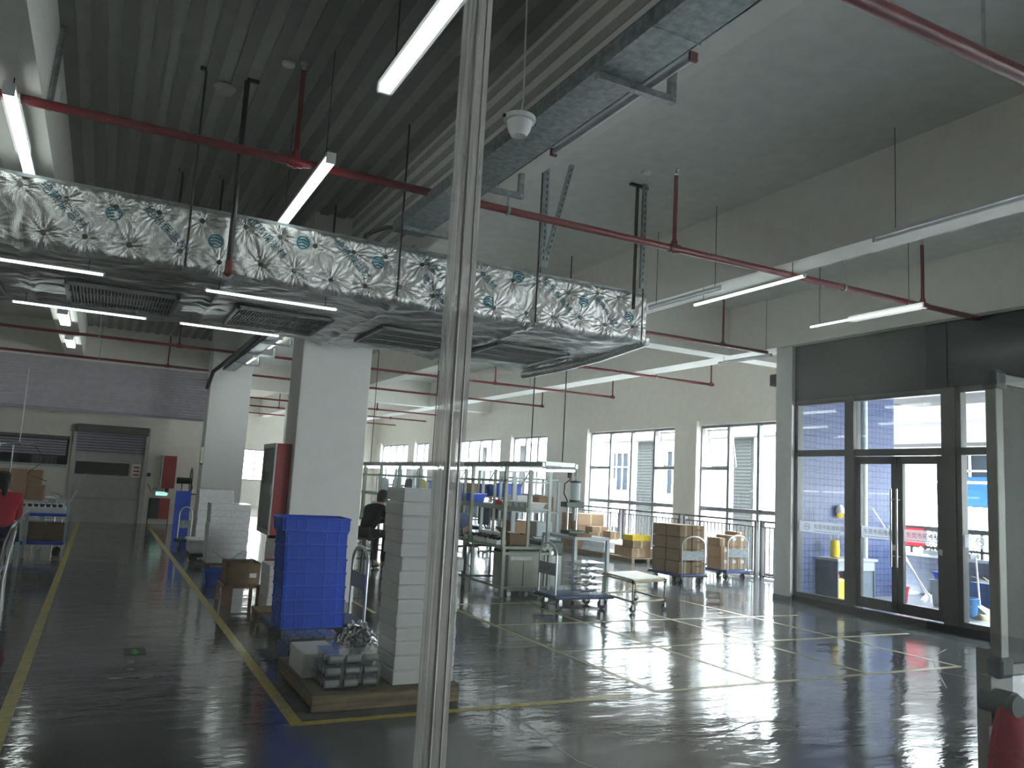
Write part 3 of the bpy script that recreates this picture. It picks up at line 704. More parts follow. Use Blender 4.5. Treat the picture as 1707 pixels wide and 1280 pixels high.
lamp((1.32, 5.87, 4.0), (1.32, 7.83, 4.0), 'bright lit tube light just left of the glass joint, over the duct edge', wires=ZC-.04, wd=.07, r=.025)
lamp((-.8, 5.98, 4.0), (-.8, 7.9, 4.0), 'bright lit tube light under the left beam at the picture edge', wires=BM, wd=.07, r=.025)
for (x0, x1, y, l) in ((-1.35, -.13, 7.14, 'thin lamp reflection built as a lit tube under the left end of the duct, front row'), (.63, 1.78, 7.14, 'thin lamp reflection built as a lit tube across the front of the second grille'), (-.94, .27, 9.0, 'thin lamp reflection built as a lit tube under the rear of the duct, left one'), (.58, 1.62, 9.0, 'thin lamp reflection built as a lit tube under the rear of the duct, right one')):  # reflections of lamps in the glass, built as thin hung tubes
    lamp((x0, y, 3.11), (x1, y, 3.11), l, r=.008, wd=.025, wires=DZ0-.03, hz_=.01)
lamp((6.44, 5.95, 3.98), (6.44, 7.75, 3.98), 'lamp reflection built as a lit tube on the right beam, ending at the red pipe clip', r=.012, wd=.03, wires=BM, hz_=.012)  # reflected lamp streaks, here and on the next line, built as hanging tubes
lamp((8.53, 6.1, 4.0), (8.53, 7.8, 4.0), 'lamp reflection built as a lit tube in the bay in front of the dark door header', r=.01, wd=.03, wires=ZC, hz_=.012)
lamp((6.12, 2.6, 4.02), (6.12, 4.85, 4.02), 'unlit white tube light at the right edge under the beam', lit=False, r=.02, wires=ZC)
lamp((2.7, 3.3, 4.03), (2.7, 4.87, 4.03), 'unlit tube light with red end caps along the cable tray beam', lit=False, r=.025, caps='red', wires=BM)
lamp((6.2, 6.95, 4.0), (6.2, 8.35, 4.0), 'unlit tube light on the right beam just beyond the duct end', lit=False, r=.015, wires=ZC)
lamp((9.93, 9.9, 4.02), (9.93, 11.2, 4.02), 'unlit tube light below the window side beam', lit=False, r=.015, wires=ZC)
for y, l in ((12.6, 'lit tube light on the left beam just past the duct'), (15.4, 'lit tube light on the left beam beyond the first pipes'), (18.6, 'lit tube light on the left beam near the fire shutter')):
    lamp((-.85, y, 4.11), (-.85, y+1.3, 4.11), l, r=.03, wd=.16)
for y, l in ((12.4, 'lit tube light over the far cable ladder, nearest'), (15.2, 'lit tube light over the far cable ladder, middle'), (18, 'lit tube light over the far cable ladder, furthest')):
    lamp((2.735, y, 4.11), (2.735, y+1.3, 4.11), l, r=.03, wd=.14)
for x, y, l in ((-3.2, 9, 'lit tube light over the left work area, near'), (-3.2, 14, 'lit tube light over the left work area, middle'), (-3.2, 19, 'lit tube light over the left work area, far')):
    lamp((x, y, 4.0), (x, y+1.3, 4.0), l, r=.03, wd=.1, wires=ZC)
# unseen lamps added behind the glass to light the joint and board
for x, y, l in ((1.32, -3.36, 'added unseen tube light behind the glass partition, first from the left'), (-.8, -5.9, 'added unseen tube light behind the glass partition, furthest left'), (8.53, -5.9, 'added unseen tube light behind the glass partition, far right')):
    lamp((x, y, 4.0), (x, y+(2.1 if x == 1.32 else 1.1), 4.0), l, r=.03, wd=.1, wires=ZC-.01)
# ---- near glass partition
gp = S('wall_glass_partition', 'nglass', (-4, .248, .612, .624, 0, ZC-.05)); B(.268, 8.5, .612, .624, 0, ZC-.05).build('glass_pane', 'nglass', gp)
B(.249, .267, .606, .630, 0, ZC-.05).build('silicone_joint', 'silic', gp)
MB().cyl((.253, .606, 0), (.253, .606, 3.5), .0015, 6).cyl((.262, .606, 0), (.262, .606, 3.5), .001, 6).build('joint_edge', 'alu', gp)

# ================================================================ THINGS ON THE FLOOR
# ---- foreground pallet with its load
PX0, PX1, PY0, PY1 = 1.44, 2.53, 5.58, 6.75
pl = thing('wooden_pallet', 'pale wooden pallet with plywood deck inside the yellow floor corner', 'pallet', (PX0, PY0, 0))
B(0, PX1-PX0, 0, PY1-PY0, .108, .125).build('deck_board', 'woodtop', pl, bevel=.003)
B(0, PX1-PX0, 0, .022, 0, .108).build('front_board', 'wood', pl, bevel=.003)
for k in range(3): B(k*.53, k*.53+.03, .022, PY1-PY0, .03, .108).build('runner', 'wood', pl)
B(0, PX1-PX0, PY1-PY0-.02, PY1-PY0, 0, .108).build('rear_board', 'wood', pl)
# stack of white foam trays
n = 14; h0 = .101; y0 = 5.66
for i in range(n):
    dx, dy = random.uniform(-.008, .008), random.uniform(-.01, .01); wd = .475 if i < 9 else .455
    if i == 8: wd = .50
    if i >= 9: dx -= .01
    z = .126+i*h0
    t = thing('foam_tray', 'white foam tray in the tall stack on the pallet, ' + ordn(i, n), 'foam tray', (2.035+dx, y0+dy, z), 0, 'white foam trays in the tall stack')
    B(0, wd, 0, .40, 0, h0-.012).build('body', 'foamw', t, bevel=.006)
    B(.004, wd-.004, .004, .396, h0-.012, h0-.002).build('lid', 'foamw', t, bevel=.003)
tag(B(2.05, 2.47, 5.69, 6.02, .126+n*h0, .126+n*h0+.07).build('clear_lid', 'clear'), 'clear plastic cover on top of the tall foam stack', 'cover')
# white foam block and blister boxes
tag(B(1.46, 1.74, 6.0, 6.45, .126, .30).build('foam_block', 'foamw', bevel=.01), 'white foam block lying on the left of the pallet', 'foam block')
def blister(name, label, loc, nx, ny, w_, d_, h_, group, rz=0, cols=True):
    t = thing(name, label, 'blister box', loc, rz, group)
    # ribbed clear shell
    mb = MB(); n_ = 28
    def wallpts(ax, L):
        return
    for (x0, y0_, x1, y1_) in ((0, 0, w_, 0), (w_, 0, w_, d_), (w_, d_, 0, d_), (0, d_, 0, 0)):
        L = math.hypot(x1-x0, y1_-y0_); k_ = int(L/.018); nxn, nyn = (y1_-y0_)/L, -(x1-x0)/L
        for k in range(k_):
            a, b = k/k_, (k+1)/k_; oa = .006*(k % 2); ob = .006*((k+1) % 2)
            p = (x0+(x1-x0)*a+nxn*oa, y0_+(y1_-y0_)*a+nyn*oa); q = (x0+(x1-x0)*b+nxn*ob, y0_+(y1_-y0_)*b+nyn*ob)
            mb.poly([(p[0], p[1], 0), (q[0], q[1], 0), (q[0], q[1], h_), (p[0], p[1], h_)])
    mb.build('clear_shell', 'clear', t)
    B(-.012, w_+.012, -.012, d_+.012, h_, h_+.004).build('clear_lid', 'clear', t)
    if cols:
        cw = w_/nx
        for i in range(nx):
            for j in range(ny):
                MB().cyl((i*cw+.012, d_*(j+.5)/ny, .032), (i*cw+cw-.014, d_*(j+.5)/ny, .032), .027, 16).build('metal_cylinder', 'steel', t, smooth=True)
    return t
BG = 'clear blister boxes on the foreground pallet'
for j in range(2):
    for i in range(3):
        blister('blister_box', 'clear blister box of steel cylinders, %s layer, %s of three' % (('lower', 'upper')[j], ('left', 'middle', 'right')[i]), (1.53+i*.135+.012*j, 5.63+.02*j, .127+j*.076), 1, 4, .125, .34, .07, BG)
blister('blister_box', 'larger clear blister box with ribbed walls stacked on top at the front', (1.56, 5.66, .127+.158), 3, 3, .38, .32, .07, BG)
# shiny cluster of small parts in a bag
cl = thing('parts_bag', 'clear bag bulging with small chrome parts on the pallet', 'bag of parts', (1.93, 6.24, .126))
mb = MB()
for k in range(280):
    a = random.uniform(0, 2*pi); rr = sqrt(random.random())*.17; z = (1-(rr/.17)**2)*.24*random.uniform(.7, 1)+.12
    p = Vector((rr*cos(a)*1.1, rr*sin(a), z)); d = Vector((random.uniform(-1, 1), random.uniform(-1, 1), random.uniform(.1, 1))).normalized()*.018
    mb.cyl(p-d, p+d, random.uniform(.008, .013), 7)
o = mb.build('chrome_parts', 'chrome', cl); o['kind'] = 'stuff'
MB().lathe([(.12, 0), (.155, .06), (.16, .15), (.12, .22), (.05, .26)], (0, 0, 0), 18).build('bag_skin', 'clear', cl, smooth=True)
B(-.12, .12, -.1, .1, 0, .12).build('support_box', 'cardd', cl)

# ---- platform cart with blue crates behind the pallet
def cart(name, label, loc, rz, L=.9, Wd=.6, hh=.86, m='blued', group='platform carts', hpanel='galv', side=1):
    """deck centred, handle at -x end"""
    t = thing(name, label, 'cart', loc, rz, group)
    B(-L/2, L/2, -Wd/2, Wd/2, .15, .19).build('deck', m, t, bevel=.015)
    MB().box(-L/2-.012, L/2+.012, -Wd/2-.012, Wd/2+.012, .14, .165).build('bumper', 'navy', t, bevel=.008)
    pts = []
    for a in range(0, 181, 15): pts.append((-L/2+.03, -(Wd/2-.05)*cos(R(a)), hh-.16+.16*sin(R(a))))
    hd = MB().tube([(-L/2+.03, -(Wd/2-.05), .19)]+pts+[(-L/2+.03, Wd/2-.05, .19)], .015, 10).build('handle_loop', 'steel', t, smooth=True)
    B(-L/2+.022, -L/2+.038, -(Wd/2-.05), Wd/2-.05, hh-.42, hh-.26).build('handle_panel', hpanel, t)
    for sx_ in (-1, 1):
        for sy_ in (-1, 1):
            x, y = sx_*(L/2-.13), sy_*(Wd/2-.09)
            wh = MB().cyl((x-.0, y-.016, .058), (x, y+.016, .058), .058, 18).build('wheel', 'rubber', t, smooth=True)
            MB().box(x-.025, x+.025, y-.026, y-.020, .05, .14).box(x-.025, x+.025, y+.020, y+.026, .05, .14).box(x-.035, x+.035, y-.03, y+.03, .132, .142).cyl((x, y-.028, .058), (x, y+.028, .058), .008, 6).build('castor_fork', 'galv', wh)
    return t
cart('platform_cart', 'platform cart with chrome loop handle under the stack of blue crates', (2.03, 8.05, 0), pi, .92, .62, .90, group='carts between the columns', hpanel='cap')
BX, BY = 1.60, 7.55
CH = .128; n = 8
def crate(loc, label, m='blue', wd=.60, dp=.42, h=CH, group='blue crates stacked on the cart', rz=0):
    t = thing('plastic_crate', label, 'crate', loc, rz, group)
    th = .006
    MB().box(0, wd, 0, dp, 0, th).box(0, wd, 0, th, 0, h).box(0, wd, dp-th, dp, 0, h).box(0, th, 0, dp, 0, h).box(wd-th, wd, 0, dp, 0, h).build('body', m, t)
    rim = MB().box(-.008, wd+.008, -.008, .004, h-.02, h-.004).box(-.008, wd+.008, dp-.004, dp+.008, h-.02, h-.004).box(-.008, .004, 0, dp, h-.02, h-.004).box(wd-.004, wd+.008, 0, dp, h-.02, h-.004)
    rim.build('rim', m, t, bevel=.002)
    rb = MB()
    for fx in (.06, .22, .36, .66, .86): rb.box(wd*fx-.004, wd*fx+.004, -.007, .001, 0, h-.02)
    for fy in (.1, .3, .5, .7, .9): rb.box(-.007, .001, dp*fy-.004, dp*fy+.004, 0, h-.02)
    rb.box(0, wd, -.006, 0, .004, .01); rb.build('ribs', 'blue_light' if m == 'blue' else m, t)
    return t
for i in range(n):
    crate((BX+(.0 if i < n-1 else -.03)-.004*i+random.uniform(-.003, .003), BY+random.uniform(-.003, .003), .192+i*(CH-.002)), 'blue plastic crate in the stack on the cart, '+ordn(i, n), wd=.585 if i < n-1 else .64)
# clear trays on a low dark block in front of the cart
t = thing('tray_stack_base', 'dark plinth under the clear trays in front of the blue crates', 'plinth', (1.56, 6.95, 0))
B(-.02, .42, -.1, .36, 0, .15).build('block', 'blued', t)
for i in range(2): blister('blister_box', 'flat clear tray of steel tubes before the blue crates, %s one' % ('lower', 'upper')[i], (1.56, 6.88, .152+.052*i), 4, 3, .38, .38, .045, 'clear trays before the blue crates')
for o in list(COL.objects):
    if o.name.startswith('metal_cylinder') and o.parent and 'flat clear' in o.parent.get('label', ''): o.scale = (1, 1, .7)

# ---- fire hydrant cabinet on the column
hc = thing('hydrant_cabinet', 'tall red cabinet with grey glass front fixed to the near white column', 'cabinet', (1.96, 10.32, .82))
B(0, .185, 0, .82, 0, 1.15).build('body', 'redcab', hc, bevel=.004)
fr_ = MB().box(-.02, 0, 0, .06, 0, 1.15).box(-.02, 0, .76, .82, 0, 1.15).box(-.02, 0, .06, .76, 0, .06).box(-.02, 0, .06, .76, 1.09, 1.15).build('door', 'alu', hc)
B(-.012, -.004, .06, .76, .06, 1.09).build('glass_panel', mat('grey cabinet glass', (.10, .12, .12), .08, spec=.9), hc)
B(-.03, -.02, .03, .05, .5, .62).build('door_handle', 'steel', fr_)
MB().cyl((.1, .35, -.0), (.1, .35, -.06), .05, 12).build('pipe_entry', 'red', hc)
rc = thing('hydrant_cabinet', 'small red cabinet on the far white wall above the green sign', 'cabinet', (1.55, 24.2, 1.0))
B(0, .34, 0, .29, 0, .9).build('body', 'redcab', rc); B(-.03, 0, 0, .29, 0, .9).build('door', 'alu', rc); MB().cyl((.17, .1, 0), (.17, .1, -.12), .05, 10).build('pipe_entry', 'red', rc)
ex = thing('exit_sign', 'small glowing green exit sign low on the far wall', 'sign', (1.6, 24.45, .78)); B(-.16, .16, 0, .04, 0, .12).build('sign_box', 'lampw', ex); B(-.15, .15, -.004, 0, .01, .11).build('sign_face', 'exitg', ex)
text('EXIT', .08, 'label', ex, face((0, -.006, .06), '-y'), 'sign_lettering')
nb = thing('notice_board', 'black and red board leaning on the far wall under the sign', 'board', (1.56, 24.3, 0)); B(-.27, .0, 0, .04, .15, .72).build('black_half', 'black', nb); B(.0, .27, 0, .04, .15, .72).build('red_half', 'redcab', nb); MB().box(-.27, -.25, 0, .04, 0, .15).box(.25, .27, 0, .04, 0, .15).build('leg', 'black', nb)
cp = thing('wall_panel', 'white switch box on the wall beside the roller door', 'control box', (1.22, 24.42, 1.1)); B(-.07, .07, 0, .08, 0, .35).build('box', 'lampw', cp); B(-.05, .05, -.01, 0, .2, .3).build('screen', 'blued', cp)
MB().tube([(0, -.01, 0), (.1, -.03, -.2), (.2, -.02, -.1), (.25, -.02, -.15)], .01, 6).build('cable', 'black', cp)
tag(B(1.56, 1.88, 19.3, 19.34, 0, 1.08).build('blue_board', 'blue'), 'upright blue board standing before the far column', 'board')
fa = thing('wall_fan', 'black wall fan on a bracket beside the far column', 'fan', (1.9, 19.7, 1.3))
for r_ in (.30, .24, .16, .07):
    pts = [(-.02-.03*(1-r_/.3), r_*cos(R(a)), r_*sin(R(a))) for a in range(0, 361, 15)]
    MB().tube(pts, .009 if r_ == .30 else .004, 6).build('guard_ring', 'black', fa)
mb = MB()
for k in range(20): mb.cyl((-.06, 0, 0), (-.02, .3*cos(k*pi/10), .3*sin(k*pi/10)), .003, 4)
mb.build('guard_wires', 'black', fa)
for k in range(3):
    a = k*2*pi/3; MB().poly([(0, .03*cos(a), .03*sin(a)), (.02, .25*cos(a-.4), .25*sin(a-.4)), (-.01, .26*cos(a+.2), .26*sin(a+.2))]).build('blade', 'cap', fa)
MB().cyl((-.32, 0, 0), (-.0, 0, 0), .07, 12).build('motor', 'black', fa); MB().tube([(-.2, 0, -.05), (-.2, 0, -.25), (.0, 0, -.3), (.2, .3, -.3)], .015, 6).build('bracket_arm', 'black', fa)
to = thing('emergency_torch', 'pale tube shaped lamp clipped to the far white column', 'lamp', (2.07, 19.93, 1.72)); MB().cyl((0, 0, 0), (0, 0, .38), .035, 12).build('tube', mat('pale cream tube', (.75, .78, .55), .4), to, smooth=True); B(-.02, .05, .0, .07, -.03, 0).build('clip', 'black', to)

# ---- foam stacks and boxes along the aisle
def foamstack(loc, w_, d_, h_, n_, label, m='foamwrap', group=None):
    t = thing('foam_stack', label, 'foam stack', loc, 0, group)
    for k in range(n_): B(random.uniform(-.006, .006), w_+random.uniform(-.006, .006), 0, d_, k*h_/n_+.002, (k+1)*h_/n_).build('foam_sheet', m, t, bevel=.006)
    return t
foamstack((1.66, 13.75, .10), .62, .5, .95, 9, 'bubble wrapped foam bundle by the yellow aisle line, nearer tall one')
foamstack((1.66, 15.6, .10), .6, .5, 1.12, 9, 'bubble wrapped foam bundle further back, the taller one against the far column')
foamstack((2.28, 11.6, .10), .7, .6, .62, 5, 'white foam slabs stacked behind the hydrant cabinet', 'foamw')
foamstack((1.78, 9.15, .0), .28, .5, .58, 5, 'white foam slabs on the floor left of the blue crates', 'foamw')
lf = thing('foam_bale', 'long white foam bale on a low black trolley by the aisle line', 'foam bale', (1.48, 14.6, 0)); 
B(0, .8, 0, .6, .16, .36).build('bale', 'foamwrap', lf, bevel=.04); B(-.03, .85, -.02, .62, .36, .40).build('lid', 'foamw', lf, bevel=.01)
MB().box(.05, .8, .05, .55, .1, .155).build('trolley_base', 'black', lf)
for q in ((.1, .1), (.7, .1), (.1, .5), (.7, .5)): MB().cyl((q[0], q[1]-.015, .05), (q[0], q[1]+.015, .05), .05, 12).build('wheel', 'rubber', lf)
def bin_(loc, w_, d_, h_, m, label, group=None, cat='bin', name='storage_bin'):
    t = thing(name, label, cat, loc, 0, group); th = .012; e = .03
    def P(z): k = e*(1-z/h_); return [(k, k, z), (w_-k, k, z), (w_-k, d_-k, z), (k, d_-k, z)]
    a, b = P(0), P(h_); mb = MB()
    for i in range(4):
        j = (i+1) % 4; mb.poly([a[i], a[j], b[j], b[i]])
    mb.poly(list(reversed(a))); mb.build('shell', m, t)
    MB().box(-.012, w_+.012, -.012, 0.004, h_-.02, h_).box(-.012, w_+.012, d_-.004, d_+.012, h_-.02, h_).box(-.012, .004, 0, d_, h_-.02, h_).box(w_-.004, w_+.012, 0, d_, h_-.02, h_).build('rim', m, t)
    return t
bin_((1.44, 11.9, .0), .24, .35, .2, 'blue', 'small blue bin on the floor beside the yellow aisle line')
def box_(loc, w_, d_, h_, label, m='card', group=None, tape=True, open_=False, rz=0, cat='cardboard box'):
    t = thing('cardboard_box', label, cat, loc, rz, group)
    if not open_: B(0, w_, 0, d_, 0, h_).build('carton', m, t, bevel=.004)
    else:
        MB().box(0, w_, 0, d_, 0, .01).box(0, w_, 0, .008, 0, h_).box(0, w_, d_-.008, d_, 0, h_).box(0, .008, 0, d_, 0, h_).box(w_-.008, w_, 0, d_, 0, h_).build('carton', m, t)
        MB().hexa([(0, 0, h_), (.006, 0, h_), (.006, d_, h_), (0, d_, h_), (-.13, 0, h_+.10), (-.124, 0, h_+.10), (-.124, d_, h_+.1), (-.13, d_, h_+.1)]).build('flap', m, t)
        MB().hexa([(w_-.006, 0, h_), (w_, 0, h_), (w_, d_, h_), (w_-.006, d_, h_), (w_+.1, 0, h_-.06), (w_+.106, 0, h_-.06), (w_+.106, d_, h_-.06), (w_+.1, d_, h_-.06)]).build('flap', m, t)
    if tape: MB().box(w_*.5-.025, w_*.5+.025, -.0015, 0, h_*.0, h_).box(w_*.5-.025, w_*.5+.025, 0, d_, h_, h_+.0015).build('packing_tape', 'tape', t) if not open_ else None
    return t
st = thing('wooden_crate_stand', 'low wooden crate stand under the open cardboard box', 'stand', (1.44, 10.15, 0))
MB().box(0, .04, 0, .04, 0, .2).box(.40, .44, 0, .04, 0, .2).box(0, .04, .5, .54, 0, .2).box(.4, .44, .5, .54, 0, .2).box(0, .44, 0, .54, .2, .23).build('frame', 'card', st); B(.0, .12, -.005, 0, .0, .2).build('side_board', 'card', st)
ob = box_((1.47, 10.1, .232), .38, .5, .27, 'open brown cardboard box with a plastic liner beside the aisle line', 'cardm', open_=True)
MB().grid(14, 14, lambda u, v: (.03+.32*u, .03+.44*v, .26+.10*sin(pi*u)*sin(pi*v)+.02*sin(9*u+5*v)+.02*sin(17*v))).build('plastic_liner', 'clear', ob, smooth=True)
B(.26, .34, -.003, 0, .1, .15).build('paper_label', 'label', ob)
rb = thing('printed_carton', 'dark red printed carton standing beside the open cardboard box', 'carton', (1.89, 10.12, 0)); B(0, .16, 0, .06, 0, .56).build('carton', mat('dark red carton', (.20, .012, .018), .5), rb)
text('电气', .10, 'label', rb, face((.07, -.003, .40), '-y'), 'carton_lettering'); text('产品', .07, 'label', rb, face((.07, -.003, .12), '-y'), 'carton_lettering')
rb.location.y = 10.05
cs = thing('flat_cartons', 'flattened cardboard on a small wooden rest left of the blue crates', 'cardboard', (1.62, 8.75, 0))
B(0, .26, 0, .4, .12, .15).build('sheets', 'cardm', cs); MB().box(0, .03, 0, .03, 0, .12).box(.22, .25, 0, .03, 0, .12).box(0, .03, .35, .38, 0, .12).box(.22, .25, .35, .38, 0, .12).build('rest', 'wood', cs)
# small green trolley with bent light handle by the far column
gt = cart('platform_cart', 'small dark trolley with pale upright handle by the far end of the aisle', (1.65, 17.4, 0), -pi/2, .5, .34, .80, 'dgreen', 'carts between the columns')

# ---- left side of the aisle
tl = thing('shelf_trolley', 'blue two shelf trolley loaded with boxes on the left of the aisle', 'trolley', (-1.4, 15.6, 0))
for z, nm in ((.19, 'lower_shelf'), (.66, 'upper_shelf')): MB().box(0, 1.0, 0, .55, z, z+.05).build(nm, 'blue', tl, bevel=.01)
for q in ((.0, .0), (.97, 0), (0, .52), (.97, .52)): MB().box(q[0], q[0]+.03, q[1], q[1]+.03, .12, .95 if q[0] > .5 else .7).build('post', 'pale', tl)
MB().tube([(1.0, .02, .9), (1.06, .02, 1.05), (1.08, .27, 1.1), (1.06, .53, 1.05), (1.0, .53, .9)], .014, 8).build('push_handle', 'steel', tl, smooth=True)
for q in ((.1, .08), (.88, .08), (.1, .47), (.88, .47)): MB().cyl((q[0], q[1]-.015, .06), (q[0], q[1]+.015, .06), .06, 14).build('wheel', 'rubber', tl)
wt_ = thing('parts_tray', 'white tray holding dark round parts on the trolley top shelf', 'tray', (-1.3, 15.66, .711)); B(0, .85, 0, .45, 0, .10).build('tray_body', 'label', wt_, bevel=.005)
for k in range(9):
    MB().cyl((.05+k*.09, .06, .10), (.05+k*.09, .06, .15), .032, 12).build('dark_part', 'black', wt_); MB().cyl((.05+k*.09, .06, .15), (.05+k*.09, .06, .165), .034, 12).build('part_cap', 'label', wt_)
box_((-1.38, 15.75, .242), .30, .34, .36, 'tall brown carton on the left of the trolley lower shelf', 'card')
for k in range(3):
    for i in range(2): box_((-1.02+i*.31, 15.66, .242+k*.1), .30, .36, .098, 'dark brown flat carton on the trolley lower shelf, %s stack, %s' % (('left', 'right')[i], ordn(k, 3)), 'cardd', 'dark cartons on the trolley', tape=False)
for i, (x, z, w_, l) in enumerate(((-1.95, .86, .8, 'wide brown carton behind the trolley, lower row left'), (-1.95, 1.14, .8, 'wide brown carton behind the trolley, upper row left'), (-1.14, .86, .28, 'brown carton at the end of the lower row behind the trolley'), (-1.14, 1.14, .22, 'brown carton at the end of the upper row behind the trolley'))):
    box_((x, 16.9, z), w_, .45, .275, l, 'card' if i < 2 else 'cardm', 'large cartons behind the trolley', tape=False)
tb = thing('work_table', 'dark work table carrying the large brown cartons', 'table', (-2.6, 16.85, 0)); B(0, 1.8, 0, .6, .82, .858).build('table_top', 'pale', tb)
for q in ((.02, .02), (1.73, .02), (.02, .53), (1.73, .53)): B(q[0], q[0]+.05, q[1], q[1]+.05, 0, .82).build('leg', 'pale', tb)
def wbench(loc, L, D, H, label, m='pale', topm='green', group='work benches', legs=3, shelfz=None, rz=0, top=None, cat='workbench'):
    t = thing('work_bench', label, cat, loc, rz, group)
    B(0, D, 0, L, H-.03, H).build('bench_top', topm, t, bevel=.003); MB().box(-.003, D+.003, -.003, 0, H-.035, H+.002).box(-.003, 0, -.003, L, H-.035, H+.002).build('top_edging', 'greyb', t)
    for k in range(legs):
        y = k*(L-.05)/(legs-1)
        for x in (0, D-.05): B(x, x+.05, y, y+.05, 0, H-.03).build('leg', m, t)
        B(.05, D-.05, y+.01, y+.04, .12, .15).build('stretcher', m, t)
        B(.05, D-.05, y+.01, y+.04, H-.12, H-.08).build('apron', m, t)
    B(.0, .03, .05, L-.05, .12, .15).build('long_stretcher', m, t)
    return t
b3 = wbench((-3.4, 12.9, 0), 2.7, .8, .78, 'long work bench left of the aisle behind the seated workers', 'pale', 'pale', 'work benches', 3, rz=0); b3.location = (-1.75, 12.7, 0)
rg = thing('light_rig', 'hanging rack of thin pipes with a lit tube over the left benches', 'light rig', (-2.6, 13.0, 0))
MB().cyl((0, 0, 1.8), (1.75, 0, 1.8), .02, 8).cyl((0, .4, 1.8), (1.6, .4, 1.8), .02, 8).build('top_rail', 'galv', rg)
for k in range(8): MB().cyl((.1+k*.2, .0, .78), (.1+k*.2, .0, 1.8), .010, 6).build('upright', 'galv', rg)
MB().cyl((1.55, .2, 1.8), (1.55, .2, 2.89), .008, 6).build('hanger', 'lampw', rg)
MB().cyl((.2, -.1, 1.76), (1.35, -.1, 1.76), .02, 8).build('lit_tube', 'litb', rg)
MB().tube([(1.75, 0, 1.8), (1.9, 0, 1.6), (1.7, .1, 1.4), (1.95, .1, 1.3)], .006, 6).build('cable', 'black', rg)

